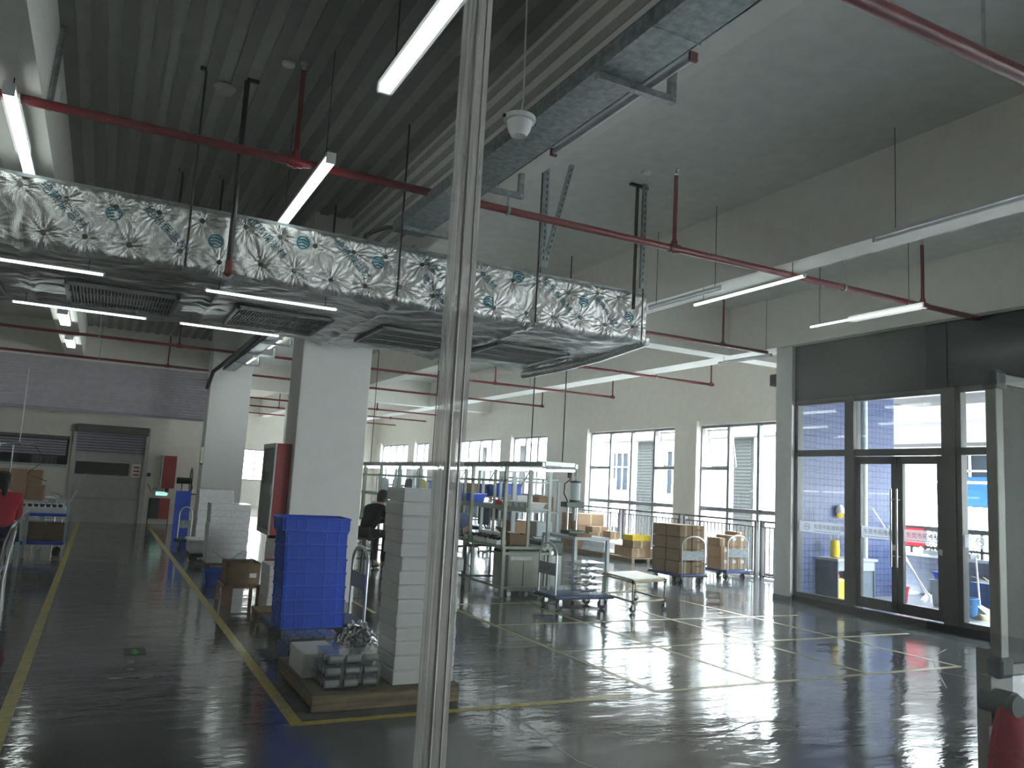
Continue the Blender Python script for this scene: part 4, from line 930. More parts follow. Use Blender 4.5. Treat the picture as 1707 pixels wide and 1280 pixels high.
# ---- seats and people
def skin(name, pts, edges, rad, m, parent, sub=2, root=0):
    me = bpy.data.meshes.new(name); me.from_pydata([tuple(p) for p in pts], edges, []); me.materials.append(W[m])
    o = bpy.data.objects.new(name, me); COL.objects.link(o); o.parent = parent
    sk = o.modifiers.new('skin', 'SKIN'); sk.use_smooth_shade = True
    if not me.skin_vertices: 
        bpy.context.view_layer.objects.active = o
        me.attributes
    for i, r in enumerate(rad):
        v = me.skin_vertices[0].data[i]; v.radius = (r if isinstance(r, tuple) else (r, r)); v.use_root = (i == root)
    o.modifiers.new('subdivision', 'SUBSURF').levels = sub; o.modifiers['subdivision'].render_levels = sub
    return o
def person(label, loc, rz, seat=.62, lean=.25, top='blackc', trous='dtrous', armf=.38, foot=.0, look=.35, pony=False, mask=False, kneef=.42):
    """seated figure facing +y in its own frame; origin on the floor below the pelvis"""
    t = thing('person', label, 'person', loc, rz, 'seated workers')
    s = seat+.09
    pel = Vector((0, 0, s)); ch = Vector((0, lean*.75, s+.36)); nk = Vector((0, lean*1.1, s+.50)); hd = Vector((0, lean*1.1+look*.12, s+.60)); ht = Vector((0, lean*1.1+look*.12, s+.70))
    P = [pel, Vector((0, lean*.35, s+.18)), ch, nk, hd, ht]; Rr = [(.15, .11), (.13, .10), (.165, .11), .055, (.075, .09), (.06, .075)]
    E_ = [(0, 1), (1, 2), (2, 3), (3, 4), (4, 5)]
    hands = []
    for sx_ in (-1, 1):
        sh_ = ch+Vector((sx_*.18, .01, .05)); el = sh_+Vector((sx_*.05, .10, -.26)); wr = el+Vector((-sx_*.10, armf*.6, .04)); b = len(P)
        P += [sh_, el, wr, wr+Vector((-sx_*.02, .07, -.01))]; Rr += [.06, .043, .027, (.038, .018)]; E_ += [(2, b), (b, b+1), (b+1, b+2), (b+2, b+3)]
        hp = Vector((sx_*.09, .04, s-.02)); kn = Vector((sx_*.13, kneef, s-.03)); an = Vector((sx_*.12, kneef-.04, .09+foot)); to_ = an+Vector((0, .15, -.05)); c = len(P)
        P += [hp, kn, an, to_]; Rr += [.085, .062, .042, .035]; E_ += [(0, c), (c, c+1), (c+1, c+2), (c+2, c+3)]
        hands.append((sx_, P[b+3], c, b))
    skin('body', P, E_, Rr, 'skin', t)
    # fingers
    for sx_, h, c, b in hands:
        for k in range(4):
            l = (.05, .062, .058, .045)[k]; bx = (k-1.5)*.019
            p0 = h+Vector((bx, .012, .0)); skin('finger', [p0, p0+Vector((0, l*.5, -.006)), p0+Vector((0, l*.85, -.028))], [(0, 1), (1, 2)], [.0095, .0085, .007], 'skin', t, 1)
        p0 = h+Vector((-sx_*.035, -.03, 0)); skin('thumb', [p0, p0+Vector((-sx_*.022, .025, -.008)), p0+Vector((-sx_*.024, .05, -.016))], [(0, 1), (1, 2)], [.011, .010, .008], 'skin', t, 1)
    # face
    fy = hd+Vector((0, .088, 0))
    MB().lathe([(.004, .035), (.010, .01), (.014, -.012), (.004, -.02)], tuple(fy+Vector((0, .004, .0))), 8).build('nose', 'skin', t, smooth=True)
    for sx_ in (-1, 1):
        MB().lathe([(.002, -.008), (.010, -.004), (.012, 0), (.010, .004), (.002, .008)], tuple(fy+Vector((sx_*.032, -.006, .03))), 8).build('eye', 'hair', t, smooth=True)
        MB().lathe([(.003, -.03), (.014, -.015), (.018, .01), (.005, .03)], tuple(hd+Vector((sx_*.082, .0, .0))), 8).build('ear', 'skin', t, smooth=True)
    B(fy.x-.024, fy.x+.024, fy.y-.012, fy.y-.0, fy.z-.045, fy.z-.036).build('mouth', 'redcab', t)
    # hair cap
    hb = MB(); c = hd+Vector((0, -.012, .045)); prof = []
    for j in range(9):
        a = -.35+ (pi/2+.35)*j/8; prof.append((.105*cos(a)+.001, .105*sin(a)*1.05))
    hb.lathe(prof, tuple(c), 18)
    hair = hb.build('hair', 'hair', t, smooth=True)
    MB().lathe([(.03, -.15), (.085, -.11), (.09, .0), (.05, .06)], tuple(c+Vector((0, -.035, 0))), 14).build('hair_back', 'hair', t, smooth=True)
    if pony: skin('ponytail', [c+Vector((0, -.10, .0)), c+Vector((0, -.15, -.06)), c+Vector((0, -.14, -.16)), c+Vector((.0, -.12, -.24))], [(0, 1), (1, 2), (2, 3)], [.03, .04, .034, .015], 'hair', t)
    if mask: B(fy.x-.045, fy.x+.045, fy.y-.02, fy.y+.012, fy.z-.07, fy.z-.02).build('face_mask', 'blackc', t, bevel=.01)
    # clothing over the same skeleton
    J, Jr, Je = [P[0]+Vector((0, 0, .0)), P[1], P[2], P[2]+(P[3]-P[2])*.75], [(.175, .135), (.16, .125), (.195, .135), (.075, .075)], [(0, 1), (1, 2), (2, 3)]
    for sx_, h, c_, b in hands:
        k = len(J); J += [P[b], P[b+1], P[b+2]]; Jr += [.08, .062, .042]; Je += [(2, k), (k, k+1), (k+1, k+2)]
    skin('jacket', J, Je, Jr, top, t)
    T_, Tr, Te = [P[0]+Vector((0, 0, -.03))], [(.16, .12)], []
    for sx_, h, c_, b in hands:
        k = len(T_); T_ += [P[c_], P[c_+1], P[c_+2]+Vector((0, 0, .03))]; Tr += [.10, .078, .058]; Te += [(0, k), (k, k+1), (k+1, k+2)]
    skin('trousers', T_, Te, Tr, trous, t)
    for sx_, h, c_, b in hands:
        skin('shoe', [P[c_]*0+P[c_+2]+Vector((0, -.03, -.045)), P[c_+2]+Vector((0, .05, -.05)), P[c_+3]+Vector((0, .02, .0))], [(0, 1), (1, 2)], [.045, .042, .035], 'black', t, 1)
    return t
def stool(loc, label, H=.6, rz=0, m='black', seatm='navy', back=False):
    t = thing('work_stool', label, 'stool', loc, rz, 'work stools')
    MB().lathe([(.02, H-.03), (.17, H-.03), (.18, H-.015), (.17, H), (.02, H)], (0, 0, 0), 20).build('seat', seatm, t, smooth=True)
    for a in (45, 135, 225, 315):
        MB().cyl((.12*cos(R(a)), .12*sin(R(a)), H-.03), (.2*cos(R(a)), .2*sin(R(a)), 0), .012, 8).build('leg', m, t)
    for z, r_ in ((H*.35, .178), (H*.6, .155)):
        MB().tube([(r_*cos(R(a)), r_*sin(R(a)), z) for a in range(45, 406, 90)], .009, 6).build('foot_ring', m, t)
    if back: MB().tube([(-.15, -.1, H-.02), (-.16, -.14, H+.3), (0, -.17, H+.38), (.16, -.14, H+.3), (.15, -.1, H-.02)], .012, 8).build('backrest', m, t, smooth=True)
    return t
def chair(loc, rz, label, group):
    t = thing('folding_chair', label, 'chair', loc, rz, group)
    B(-.2, .2, -.2, .2, .44, .465).build('seat', 'pale', t, bevel=.01)
    MB().tube([(-.2, -.2, 0), (-.2, -.19, .45), (-.19, -.22, .75), (-.12, -.25, .90), (0, -.26, .93), (.12, -.25, .90), (.19, -.22, .75), (.2, -.19, .45), (.2, -.2, 0)], .014, 8).build('back_frame', 'steel', t, smooth=True)
    MB().grid(8, 6, lambda u, v: (-.16+.32*u, -.235-.02*sin(pi*u), .60+.26*v)).build('backrest', 'pale', t, smooth=True)
    for sx_ in (-.2, .2): MB().cyl((sx_, .2, 0), (sx_, .17, .44), .013, 8).build('leg', 'steel', t)
    return t
stool((-1.03, 11.9, 0), 'black stool under the worker in red', .60)
person('worker in red top with dark ponytail seated with back to the aisle', (-1.03, 11.9, 0), R(20), .60, .12, 'redc', 'navyc', pony=True)
stool((-1.28, 10.7, 0), 'black stool under the worker in navy at the left picture edge', .50)
person('worker in navy jacket cut off by the left picture edge', (-1.28, 10.7, 0), R(20), .50, .16, 'navyc', 'dtrous')
chair((-.93, 9.2, 0), R(100), 'pale metal folding chair at the left picture edge, nearer', 'folding chairs left of the aisle')
chair((-.98, 9.9, 0), R(85), 'pale metal folding chair at the left picture edge, behind the nearer one', 'folding chairs left of the aisle')
for k, (x, y) in enumerate(((-.95, 17.9), (-.75, 18.8))): chair((x, y, 0), R(150+40*k), 'pale metal folding chair beyond the blue trolley, %s' % ('nearer', 'further')[k], 'folding chairs left of the aisle')
stool((4.24, 13.75, 0), 'black lattice leg stool under the worker in black', .56, R(20))
person('worker in black cap and jacket hunched over the bench, behind the foam stack', (4.24, 13.75, 0), R(-62), .56, .30, 'blackc', 'blackc', armf=.5, look=.6, mask=True)
stool((4.72, 12.3, 0), 'black stool under the worker hidden by the foam stack', .5, R(20))
person('worker with dark trousers seated at the bench, hidden by the tall foam stack', (4.72, 12.3, 0), R(-100), .5, .15, 'blackc', 'blackc', kneef=.48)
pcap = thing('cap_badge', 'small white hair clip on the cap of the worker in black', 'hair clip', (4.24, 13.75, 0)); bpy.data.objects.remove(pcap)

# ---- work bench row with shelving and light rig, right of the near column
def bench_row(x, y, L, label, bays=7):
    t = wbench((x, y, 0), L, .82, .72, label, 'greyb', 'green', 'benches under the light rig', bays+1)
    return t
bench_row(5.28, 10.42, 9.6, 'long green topped work bench row under the hanging tubes')
sf = thing('bench_rack', 'pale steel shelf frame standing along the work bench row', 'rack', (5.28, 10.45, .72))
for k in range(9):
    y = k*1.18
    MB().box(0, .05, y, y+.04, 0, 1.16).build('upright', 'greyb', sf); MB().box(.74, .79, y, y+.04, 0, 1.16).build('upright', 'pale', sf)
    MB().box(.05, .74, y+.01, y+.03, .93, .96).build('cross_bar', 'pale', sf); MB().box(.4, .44, y, y+.04, 0, 1.16).build('upright', 'greyb', sf)
    MB().bar((.42, y+.03, 1.12), (.42, y+.33, .85), .012).build('diagonal_brace', 'galv', sf)
B(.38, .80, 0, 9.5, .53, .555).build('shelf_board', 'pale', sf); B(.37, .385, 0, 9.5, .50, .57).build('shelf_lip', 'greyb', sf); B(.0, .03, 0, 9.5, .93, .965).build('rail', 'pale', sf)
lr = thing('light_rig', 'long hanging light rig with two rows of lit tubes over the bench row', 'light rig', (5.28, 9.55, 1.88))
MB().box(.15, .62, 0, 10.4, .02, .075).build('cable_channel', 'galv', lr); MB().box(.10, .14, 0, 10.4, .0, .06).box(.63, .67, -.0, 10.4, .0, .06).build('side_rail', 'galv', lr)
for k in range(8):
    y = .06+k*1.28
    MB().cyl((.12, y, -.03), (.12, y+1.18, -.03), .016, 8).build('lit_tube', 'litb', lr); MB().cyl((.65, y, -.03), (.65, y+1.18, -.03), .016, 8).build('lit_tube', 'litb', lr)
for x, y in ((.45, 1.0), (.45, 5), (.45, 9), (.62, .35)): MB().cyl((x, y, .07), (x, y, (BM if False else ZC-.001)-1.88), .009, 6).build('suspension_rod', 'black', lr)
def put(m, w_, d_, h_, loc, label, name, cat, group=None, rz=0):
    t = tag(B(0, w_, 0, d_, 0, h_).build(name, m, bevel=min(w_, d_, h_)*.08), label, cat, group); t.location = loc; t.rotation_euler = (0, 0, rz); return t
bin_((5.735, 11.6, 1.277), .27, .22, .09, 'redp', 'red bin on the shelf of the bench row')
for k in range(5): bin_((5.735, 10.5+k*.2, 1.277), .27, .17, .09, 'label', 'white bin on the near end of the bench shelf, %s from the end' % ('first', 'second', 'third', 'fourth', 'fifth')[k], 'white bins on the bench shelf')
t = box_((5.5, 10.65, .722), .34, .30, .16, 'open brown box on the near end of the green bench', 'cardm', open_=True)
for k in range(3):
    tt = thing('parts_tray', 'white tray of black fittings on the green bench, %s' % ('nearest the edge', 'middle', 'furthest')[k], 'tray', (5.34, 10.75+k*.42, .722), 0, 'trays of black fittings'); B(0, .40, 0, .36, 0, .06).build('tray_body', 'label' if k else 'foamw', tt)
    for i in range(5):
        for j in range(3): MB().cyl((.04+i*.08, .06+j*.12, .06), (.04+i*.08, .06+j*.12, .10), .025, 8).build('fitting', 'black', tt)
put('foamwrap', .36, .9, .14, (5.66, 11.15, .722), 'pile of white foam sleeves lying along the green bench', 'foam_sleeve', 'foam')
bf = thing('desk_fan', 'small blue fan standing on the green bench beyond the trays', 'fan', (5.5, 12.4, .722)); MB().cyl((0, 0, 0), (0, 0, .02), .08, 14).cyl((0, 0, .02), (0, 0, .18), .012, 8).build('stand', 'blued', bf); MB().lathe([(.02, -.04), (.12, -.03), (.13, 0), (.12, .03), (.02, .04)], (0, 0, .26), 18, 'y').build('fan_head', 'blued', bf, smooth=True)
for k, (y, m, w_, d_, h_, l) in enumerate(((12.9, 'card', .3, .3, .2, 'brown box on the green bench beside the blue fan'), (13.6, 'black', .35, .4, .28, 'black instrument case on the green bench'), (14.6, 'pale', .4, .5, .3, 'pale instrument on the green bench, middle'), (15.8, 'black', .4, .4, .35, 'dark instrument on the green bench further along'), (17.2, 'pale', .4, .5, .35, 'pale instrument at the far end of the green bench'))):
    put(m, w_, d_, h_, (5.55, y, .722), l, 'bench_box' if k == 0 else 'instrument', 'box' if k == 0 else 'instrument')
for k, (y, m, l) in enumerate(((12.6, 'blue', 'blue bin on the bench shelf beyond the red one'), (13.3, 'blued', 'dark blue bin on the bench shelf'), (15.0, 'redp', 'red bin far along the bench shelf'), (16.2, 'card', 'brown carton on the far bench shelf'))): bin_((5.735, y, 1.277), .27, .3, .16, m, l)
# instrument cabinet under the near end of the bench
mc = thing('machine_cabinet', 'beige green machine cabinet on castors under the near end of the bench', 'machine', (5.42, 10.50, 0))
B(0, .62, 0, .5, .07, .61).build('body', 'machine', mc, bevel=.01); B(.04, .40, -.006, 0, .52, .575).build('name_strip', 'label', mc); B(0, .62, .0, .5, .612, .655).build('green_top', 'dgreen', mc)
B(.60, .61, -.004, 0, .1, .6).build('panel_joint', 'dark', mc); B(.25, .26, -.002, 0, .1, .5).build('door_joint', 'dark', mc)
for q in ((.06, .05), (.56, .05), (.06, .45), (.56, .45)): MB().cyl((q[0], q[1]-.012, .035), (q[0], q[1]+.012, .035), .035, 12).build('castor', 'galv', mc)
gc = thing('green_machine', 'squat pale machine with dark green top right of the cabinet', 'machine', (6.14, 10.85, 0))
B(0, .40, 0, .45, .05, .56).build('body', 'pale', gc, bevel=.01); B(-.01, .42, -.01, .46, .56, .78).build('green_housing', 'dgreen', gc, bevel=.03); MB().cyl((.2, -.03, .6), (.2, .0, .6), .03, 12).build('knob', 'steel', gc)
# second bench with pneumatic press
pb = thing('press_bench', 'pale blue steel table with lower shelf holding the green press', 'table', (6.12, 9.82, 0))
B(0, .60, 0, .95, .88, .92).build('table_top', 'pale', pb, bevel=.005); B(.03, .57, .03, .92, .10, .12).build('lower_shelf', 'pale', pb)
for q in ((.0, .0), (.555, 0), (0, .90), (.555, .90)): MB().box(q[0], q[0]+.045, q[1], q[1]+.05, .03, .88).build('leg', 'pale', pb)
for q in ((.02, .02), (.58, .02), (.02, .92), (.58, .92)): MB().cyl((q[0], q[1], 0), (q[0], q[1], .03), .02, 10).build('foot', 'black', pb)
pp = thing('pneumatic_press', 'green bench press with glass cylinder and hoses on the pale table', 'press', (6.47, 10.45, .922))
B(-.14, .14, -.12, .14, 0, .06).build('base_plate', 'dgreen', pp, bevel=.01); MB().cyl((-.08, .05, .06), (-.08, .05, .50), .02, 10).cyl((.08, .05, .06), (.08, .05, .5), .02, 10).build('guide_column', 'steel', pp, smooth=True)
B(-.17, .15, -.06, .12, .40, .48).build('cross_head', 'dgreen', pp, bevel=.01); MB().cyl((.03, .03, .48), (.03, .03, .78), .075, 18).build('glass_cylinder', 'pale', pp, smooth=True)
for z in (.48, .77): MB().cyl((.03, .03, z), (.03, .03, z+.03), .09, 18).build('cylinder_flange', 'black', pp)
MB().cyl((.03, .03, .8), (.03, .03, .98), .015, 8).cyl((.03, .03, .88), (.03, .03, .93), .03, 8).build('top_valve', 'galv', pp); MB().cyl((.03, .03, .2), (.03, .03, .4), .02, 10).build('ram', 'steel', pp)
MB().tube([(-.1, 0, .46), (-.2, -.02, .6), (-.18, 0, .75), (-.08, 0, .82), (-.1, 0, .90)], .01, 6).build('air_hose', 'black', pp, smooth=True); MB().cyl((-.1, 0, .84), (-.1, 0, .92), .035, 10).build('regulator', 'black', pp)
MB().tube([(-.05, -.05, .4), (-.1, -.1, .2), (-.06, -.1, .02)], .008, 6).build('air_hose', 'black', pp)
box_((6.17, 9.86, .922), .26, .22, .04, 'flat brown carton sloping on the near edge of the pale table', 'cardm', tape=False)
ps = put('pale', .3, .32, .72, (6.14, 11.5, .0), 'pale pedestal cabinet behind the press table', 'pedestal_cabinet', 'cabinet')
tb2 = thing('test_bench', 'tall pale instrument rack behind the light rig end', 'rack', (6.35, 12.2, 0))
B(0, .9, 0, .6, .70, .74).build('shelf', 'pale', tb2)
for q in ((0, 0), (.86, 0), (0, .56), (.86, .56)): B(q[0], q[0]+.04, q[1], q[1]+.04, 0, 1.75).build('post', 'pale', tb2)
for z in (1.15, 1.72): B(0, .9, 0, .6, z, z+.03).build('shelf', 'pale', tb2)
for k, (x, z, m) in enumerate(((.06, .741, 'card'), (.5, .741, 'pale'), (.08, 1.181, 'label'), (.5, 1.181, 'card'))): put(m, .32, .4, .26, (6.35+x, 12.26, z), 'box on the instrument rack behind the light rig, %s' % ('lower left', 'lower right', 'upper left', 'upper right')[k], 'stored_box', 'box', 'boxes on the instrument rack')

# ---- carts on the open floor
c1 = cart('platform_cart', 'platform cart with dark blue deck carrying stacked clear trays', (6.12, 9.62, 0), 0, .92, .56, .86, 'blued', 'carts near the windows')
c1.location = (5.95, 9.52, 0)
for k in range(5):
    blister('blister_box', 'clear ribbed tray on the dark blue cart, %s' % ordn(k, 5), (5.87, 9.32, .192+k*.085), 1, 1, .42, .36, .078, 'clear trays on the cart', cols=False)
    tg = COL.objects[-1]
for o in [o for o in COL.objects if o.get('group') == 'clear trays on the cart']:
    mb = MB()
    for k in range(14): 
        x, y = random.uniform(.04, .38), random.uniform(.03, .33); mb.cyl((x-.03, y, .03), (x+.03, y+random.uniform(-.02, .02), random.uniform(.02, .06)), .014, 7)
    q = mb.build('chrome_parts', 'chrome', o); q['kind'] = 'stuff'
ct = cart('platform_cart', 'platform cart with dark deck and loop handle loaded with tall brown cartons', (9.72, 12.05, 0), R(180), .95, .62, .86, 'blued', 'carts near the windows')
ct.location = (9.70, 11.95, 0); ct.rotation_euler = (0, 0, R(90)); 
ct.scale = (1, 1, 1)
for i in range(2):
    for j in range(2):
        for k in range(4):
            box_((9.42+i*.295, 11.56+j*.40, .193+k*.217), .28, .385, .21, 'brown carton on the tall cart load, %s %s column, %s' % (('left', 'right')[i], ('front', 'back')[j], ordn(k, 4)), 'cardm' if i == 0 else 'card', 'cartons on the taller cart')
for o in [o for o in COL.objects if o.get('group') == 'cartons on the taller cart' and 'right front' in o['label']]:
    text('CHINA', .05, 'ink', o, face((.14, -.0025, .13), '-y'), 'carton_print')
c3 = dup(ct, (11.32, 12.55, 0), R(90), 'platform cart with bright blue deck and loop handle nearest the railing')
for i in range(3):
    for k in range(3 if i else 3):
        if k == 2 and i == 0: continue
        box_((11.02+i*.215, 12.25, .193+k*.22), .21, .40, .217, 'brown carton on the cart by the railing, %s column, %s' % (('left', 'middle', 'right')[i], ordn(k, 3)), 'card', 'cartons on the cart by the railing')
box_((11.03, 12.3, .633), .36-.16, .36, .16, 'brown carton topping the left column of the cart by the railing', 'cardm') 
box_((11.47, 12.3, .853), .2, .36, .07, 'flat carton on top of the right column by the railing', 'cardm')
for o in [o for o in COL.objects if o.get('group') == 'cartons on the cart by the railing']: B(.08, .16, -.003, 0, .12, .18).build('paper_label', 'label', o)
# low trolley with cream board
lt = thing('low_trolley', 'low cream topped trolley of cream pipes on castors in the open floor', 'trolley', (6.9, 9.35, 0), R(0))
A0, A1, A2, A3 = (6.60, 9.78), (6.52, 8.94), (7.18, 9.10), (7.28, 9.92)
A0, A1, A2, A3 = [(a-6.9, b-9.35) for a, b in (A0, A1, A2, A3)]
Q = [A1, A2, A3, A0]
MB().hexa([(q[0], q[1], .42) for q in Q]+[(q[0], q[1], .44) for q in Q]).build('top_board', 'cream', lt)
for z in (.40, .14):
    for i in range(4):
        a, b = Q[i], Q[(i+1) % 4]; MB().cyl((a[0], a[1], z), (b[0], b[1], z), .014, 10).build('frame_pipe', 'creamp', lt, smooth=True)
for q in Q:
    po = MB().cyl((q[0], q[1], .09), (q[0], q[1], .41), .014, 10).build('post', 'creamp', lt, smooth=True)
    MB().cyl((q[0], q[1], .375), (q[0], q[1], .425), .02, 10).cyl((q[0], q[1], .115), (q[0], q[1], .165), .02, 10).build('pipe_joint', 'black', po)
    wh = MB().cyl((q[0], q[1]-.012, .042), (q[0], q[1]+.012, .042), .042, 16).build('castor_wheel', 'rubber', lt, smooth=True); MB().box(q[0]-.015, q[0]+.015, q[1]-.02, q[1]-.014, .04, .1).box(q[0]-.015, q[0]+.015, q[1]+.014, q[1]+.02, .04, .1).box(q[0]-.02, q[0]+.02, q[1]-.02, q[1]+.02, .088, .098).build('castor_fork', 'galv', wh)
# goods along the window wall
for k, (y0, y1) in enumerate(((15.1, 16.2), (16.3, 17.4), (17.5, 18.6))):
    p = thing('low_pallet', 'low wooden pallet along the railing, %s one' % ('nearest', 'middle', 'furthest')[k], 'pallet', (10.95, y0, 0), 0, 'pallets along the railing')
    B(0, .95, 0, y1-y0, .09, .11).build('deck_board', 'wood', p)
    for x in (0, .43, .87): B(x, x+.08, 0, y1-y0, 0, .09).build('runner', 'wood', p)
box_((11.05, 15.25, .112), .38, .4, .2, 'brown carton on the nearest railing pallet, under the yellow crate', 'card'); box_((11.45, 15.3, .112), .4, .4, .2, 'brown carton on the nearest railing pallet, right', 'card')
box_((11.1, 15.28, .314), .5, .42, .17, 'brown carton directly below the yellow crate', 'cardm')
crate((11.08, 15.28, .486), 'yellow plastic crate on cartons by the railing', 'yellowp', .52, .4, .13, None)
box_((11.2, 15.8, .112), .5, .36, .22, 'brown carton behind the yellow crate by the railing', 'card')
wr = thing('wrapped_bundle', 'bundle of goods in cloudy plastic wrap on the middle railing pallet', 'wrapped bundle', (11.0, 16.32, .112))
MB().grid(26, 20, lambda u, v: (.88*u, 1.04*v, max(0, .30*min(1, 7*min(u, 1-u, v, 1-v))+.015*sin(31*u+9*v)+.012*sin(47*v)))).build('plastic_wrap', 'foamwrap', wr, smooth=True); B(.04, .84, .04, 1.0, 0, .24).build('contents', 'label', wr)
box_((11.3, 16.5, .43), .28, .34, .18, 'small brown carton on the plastic wrapped bundle', 'card'); box_((11.0, 17.0, .43), .6, .36, .12, 'long brown carton on the wrapped bundle, lower', 'cardm'); box_((11.1, 17.02, .552), .5, .32, .14, 'long brown carton on the wrapped bundle, upper', 'card')
for k in range(3): box_((11.0, 17.55, .112+k*.29), .8, .8, .285, 'big pale carton on the furthest railing pallet, '+ordn(k, 3), 'card', 'cartons on the furthest railing pallet')
tag(MB().grid(14, 12, lambda u, v: (11.45+.35*u, 14.75+.3*v, .16*sin(pi*u)*sin(pi*v)+.004)).build('plastic_sheet', 'foamwrap', smooth=True), 'crumpled plastic sheet on the floor by the nearest pallet', 'plastic sheet')
# second bench line near the windows with blue bins and dark chairs
wb2 = wbench((8.6, 17.0, 0), 9.5, .8, .78, 'second long bench row nearer the windows', 'pale', 'pale', 'benches near the windows', 6)
sf2 = thing('bench_rack', 'pale shelf frame on the second bench row near the windows', 'rack', (8.6, 17.05, .78))
for k in range(7):
    for x in (0, .74): B(x, x+.04, k*1.5, k*1.5+.04, 0, 1.2).build('upright', 'pale', sf2)
for z in (.5, 1.16): B(.0, .78, 0, 9.05, z, z+.03).build('shelf_board', 'pale', sf2)
for k, (y, z, m, w_, d_, h_) in enumerate(((17.3, 1.311, 'blue', .5, .5, .34), (18.2, 1.311, 'blued', .4, .5, .3), (19.2, 1.311, 'card', .5, .5, .3), (20.6, 1.311, 'blued', .5, .6, .3), (22, 1.311, 'blue', .5, .5, .3), (17.4, .782, 'black', .5, .6, .3), (18.8, .782, 'pale', .5, .6, .35), (20.2, .782, 'blued', .5, .6, .4), (21.8, .782, 'card', .5, .6, .3), (23.4, .782, 'black', .5, .6, .4))):
    put(m, w_, d_, h_, (8.7, y, z), '%s box on the %s of the second bench row, %s along it' % ({'blue': 'blue', 'blued': 'dark blue', 'card': 'brown', 'black': 'black', 'pale': 'pale'}[m], 'shelf' if z > 1 else 'worktop', ('first', 'second', 'third', 'fourth', 'last')[k % 5]), 'stored_box', 'box', 'boxes on the second bench row')
def office_chair(loc, rz, label):
    t = thing('office_chair', label, 'chair', loc, rz, 'dark chairs near the windows')
    B(-.24, .24, -.22, .22, .5, .57).build('seat', 'navy', t, bevel=.03); B(-.22, .22, -.26, -.2, .68, 1.08).build('backrest', 'navy', t, bevel=.025); MB().cyl((0, 0, .1), (0, 0, .5), .03, 10).build('gas_lift', 'black', t); MB().bar((0, -.1, .52), (0, -.25, .75), .05, .02).build('back_support', 'black', t)
    for k in range(5): a = k*2*pi/5; MB().bar((0, 0, .1), (.28*cos(a), .28*sin(a), .07), .04, .03).cyl((.28*cos(a), .28*sin(a)-.01, .03), (.28*cos(a), .28*sin(a)+.01, .03), .03, 10).build('base_spoke', 'black', t)
    return t
oc = office_chair((8.1, 16.6, 0), R(-80), 'dark office chair before the second bench row, nearest')
for (x, y, a, l) in ((8.1, 17.9, -95, 'second nearest'), (8.0, 19.3, -70, 'third nearest'), (8.1, 20.9, -90, 'furthest')): dup(oc, (x, y, 0), R(a), 'dark office chair before the second bench row, '+l)
# coats hanging on a rail behind the first bench
cr2 = thing('coat_rail', 'clothes rail with pale work coats far behind the foam stack', 'clothes rail', (6.55, 20.5, 0)); 
MB().cyl((0, 0, 0), (0, 0, 1.7), .02, 8).cyl((1.9, 0, 0), (1.9, 0, 1.7), .02, 8).cyl((0, 0, 1.7), (1.9, 0, 1.7), .02, 8).build('rail_frame', 'steel', cr2); MB().box(-.02, .02, -.25, .25, 0, .03).box(1.88, 1.92, -.25, .25, 0, .03).build('foot', 'steel', cr2)
def coat(x, m, l):
    o = tag(MB().lathe([(.02, .84), (.13, .78), (.15, .6), (.14, .3), (.19, 0), (.17, .002)], (0, 0, 0), 14).build('work_coat', m, smooth=True), l, 'coat', 'coats on the rail'); o.location = (6.55+x, 20.5, .8); o.scale = (.9, .55, 1)
for k, (x, m, l) in enumerate(((.2, 'pale', 'pale blue coat at the left of the clothes rail'), (.55, 'label', 'white coat second on the clothes rail'), (.9, 'dtrous', 'dark coat in the middle of the clothes rail'), (1.3, 'bottle', 'pale yellow coat right of the dark one on the rail'), (1.65, 'label', 'white coat at the right of the clothes rail'))): coat(x, m, l)

# ---- railing inside the windows
def railing_panel(y0, y1, label):
    t = thing('railing', label, 'railing', (12.02, y0, 0), 0, 'railing panels inside the windows'); L = y1-y0
    MB().box(-.025, .025, 0, L, 1.13, 1.17).build('top_rail', 'rail', t); B(-.018, .018, 0, L, 1.03, 1.055).build('second_rail', 'rail', t); B(-.018, .018, 0, L, .06, .09).build('bottom_rail', 'rail', t)
    for y in (0, L-.06): B(-.04, .04, y, y+.06, 0, 1.17).build('post', 'rail', t)
    n = int((L-.1)/.115); b0 = B(-.009, .009, -.009, .009, .09, 1.03).build('baluster', 'rail', t); b0.location = (0, .06+.115*.6, 0)
    for k in range(1, n): c = b0.copy(); COL.objects.link(c); c.location = (0, .06+.115*(k+.6), 0)
for (a, b, l) in ((10.0, 12.2, 'grey railing panel nearest the glass doors'), (12.3, 14.6, 'grey railing panel behind the carton carts'), (14.7, 17.0, 'grey railing panel behind the yellow crate'), (17.1, 19.3, 'grey railing panel behind the wrapped bundle'), (21.5, 23.9, 'grey railing panel beyond the white wall pier'), (24.8, 28.6, 'grey railing panel far along the windows')): railing_panel(a, b, l)

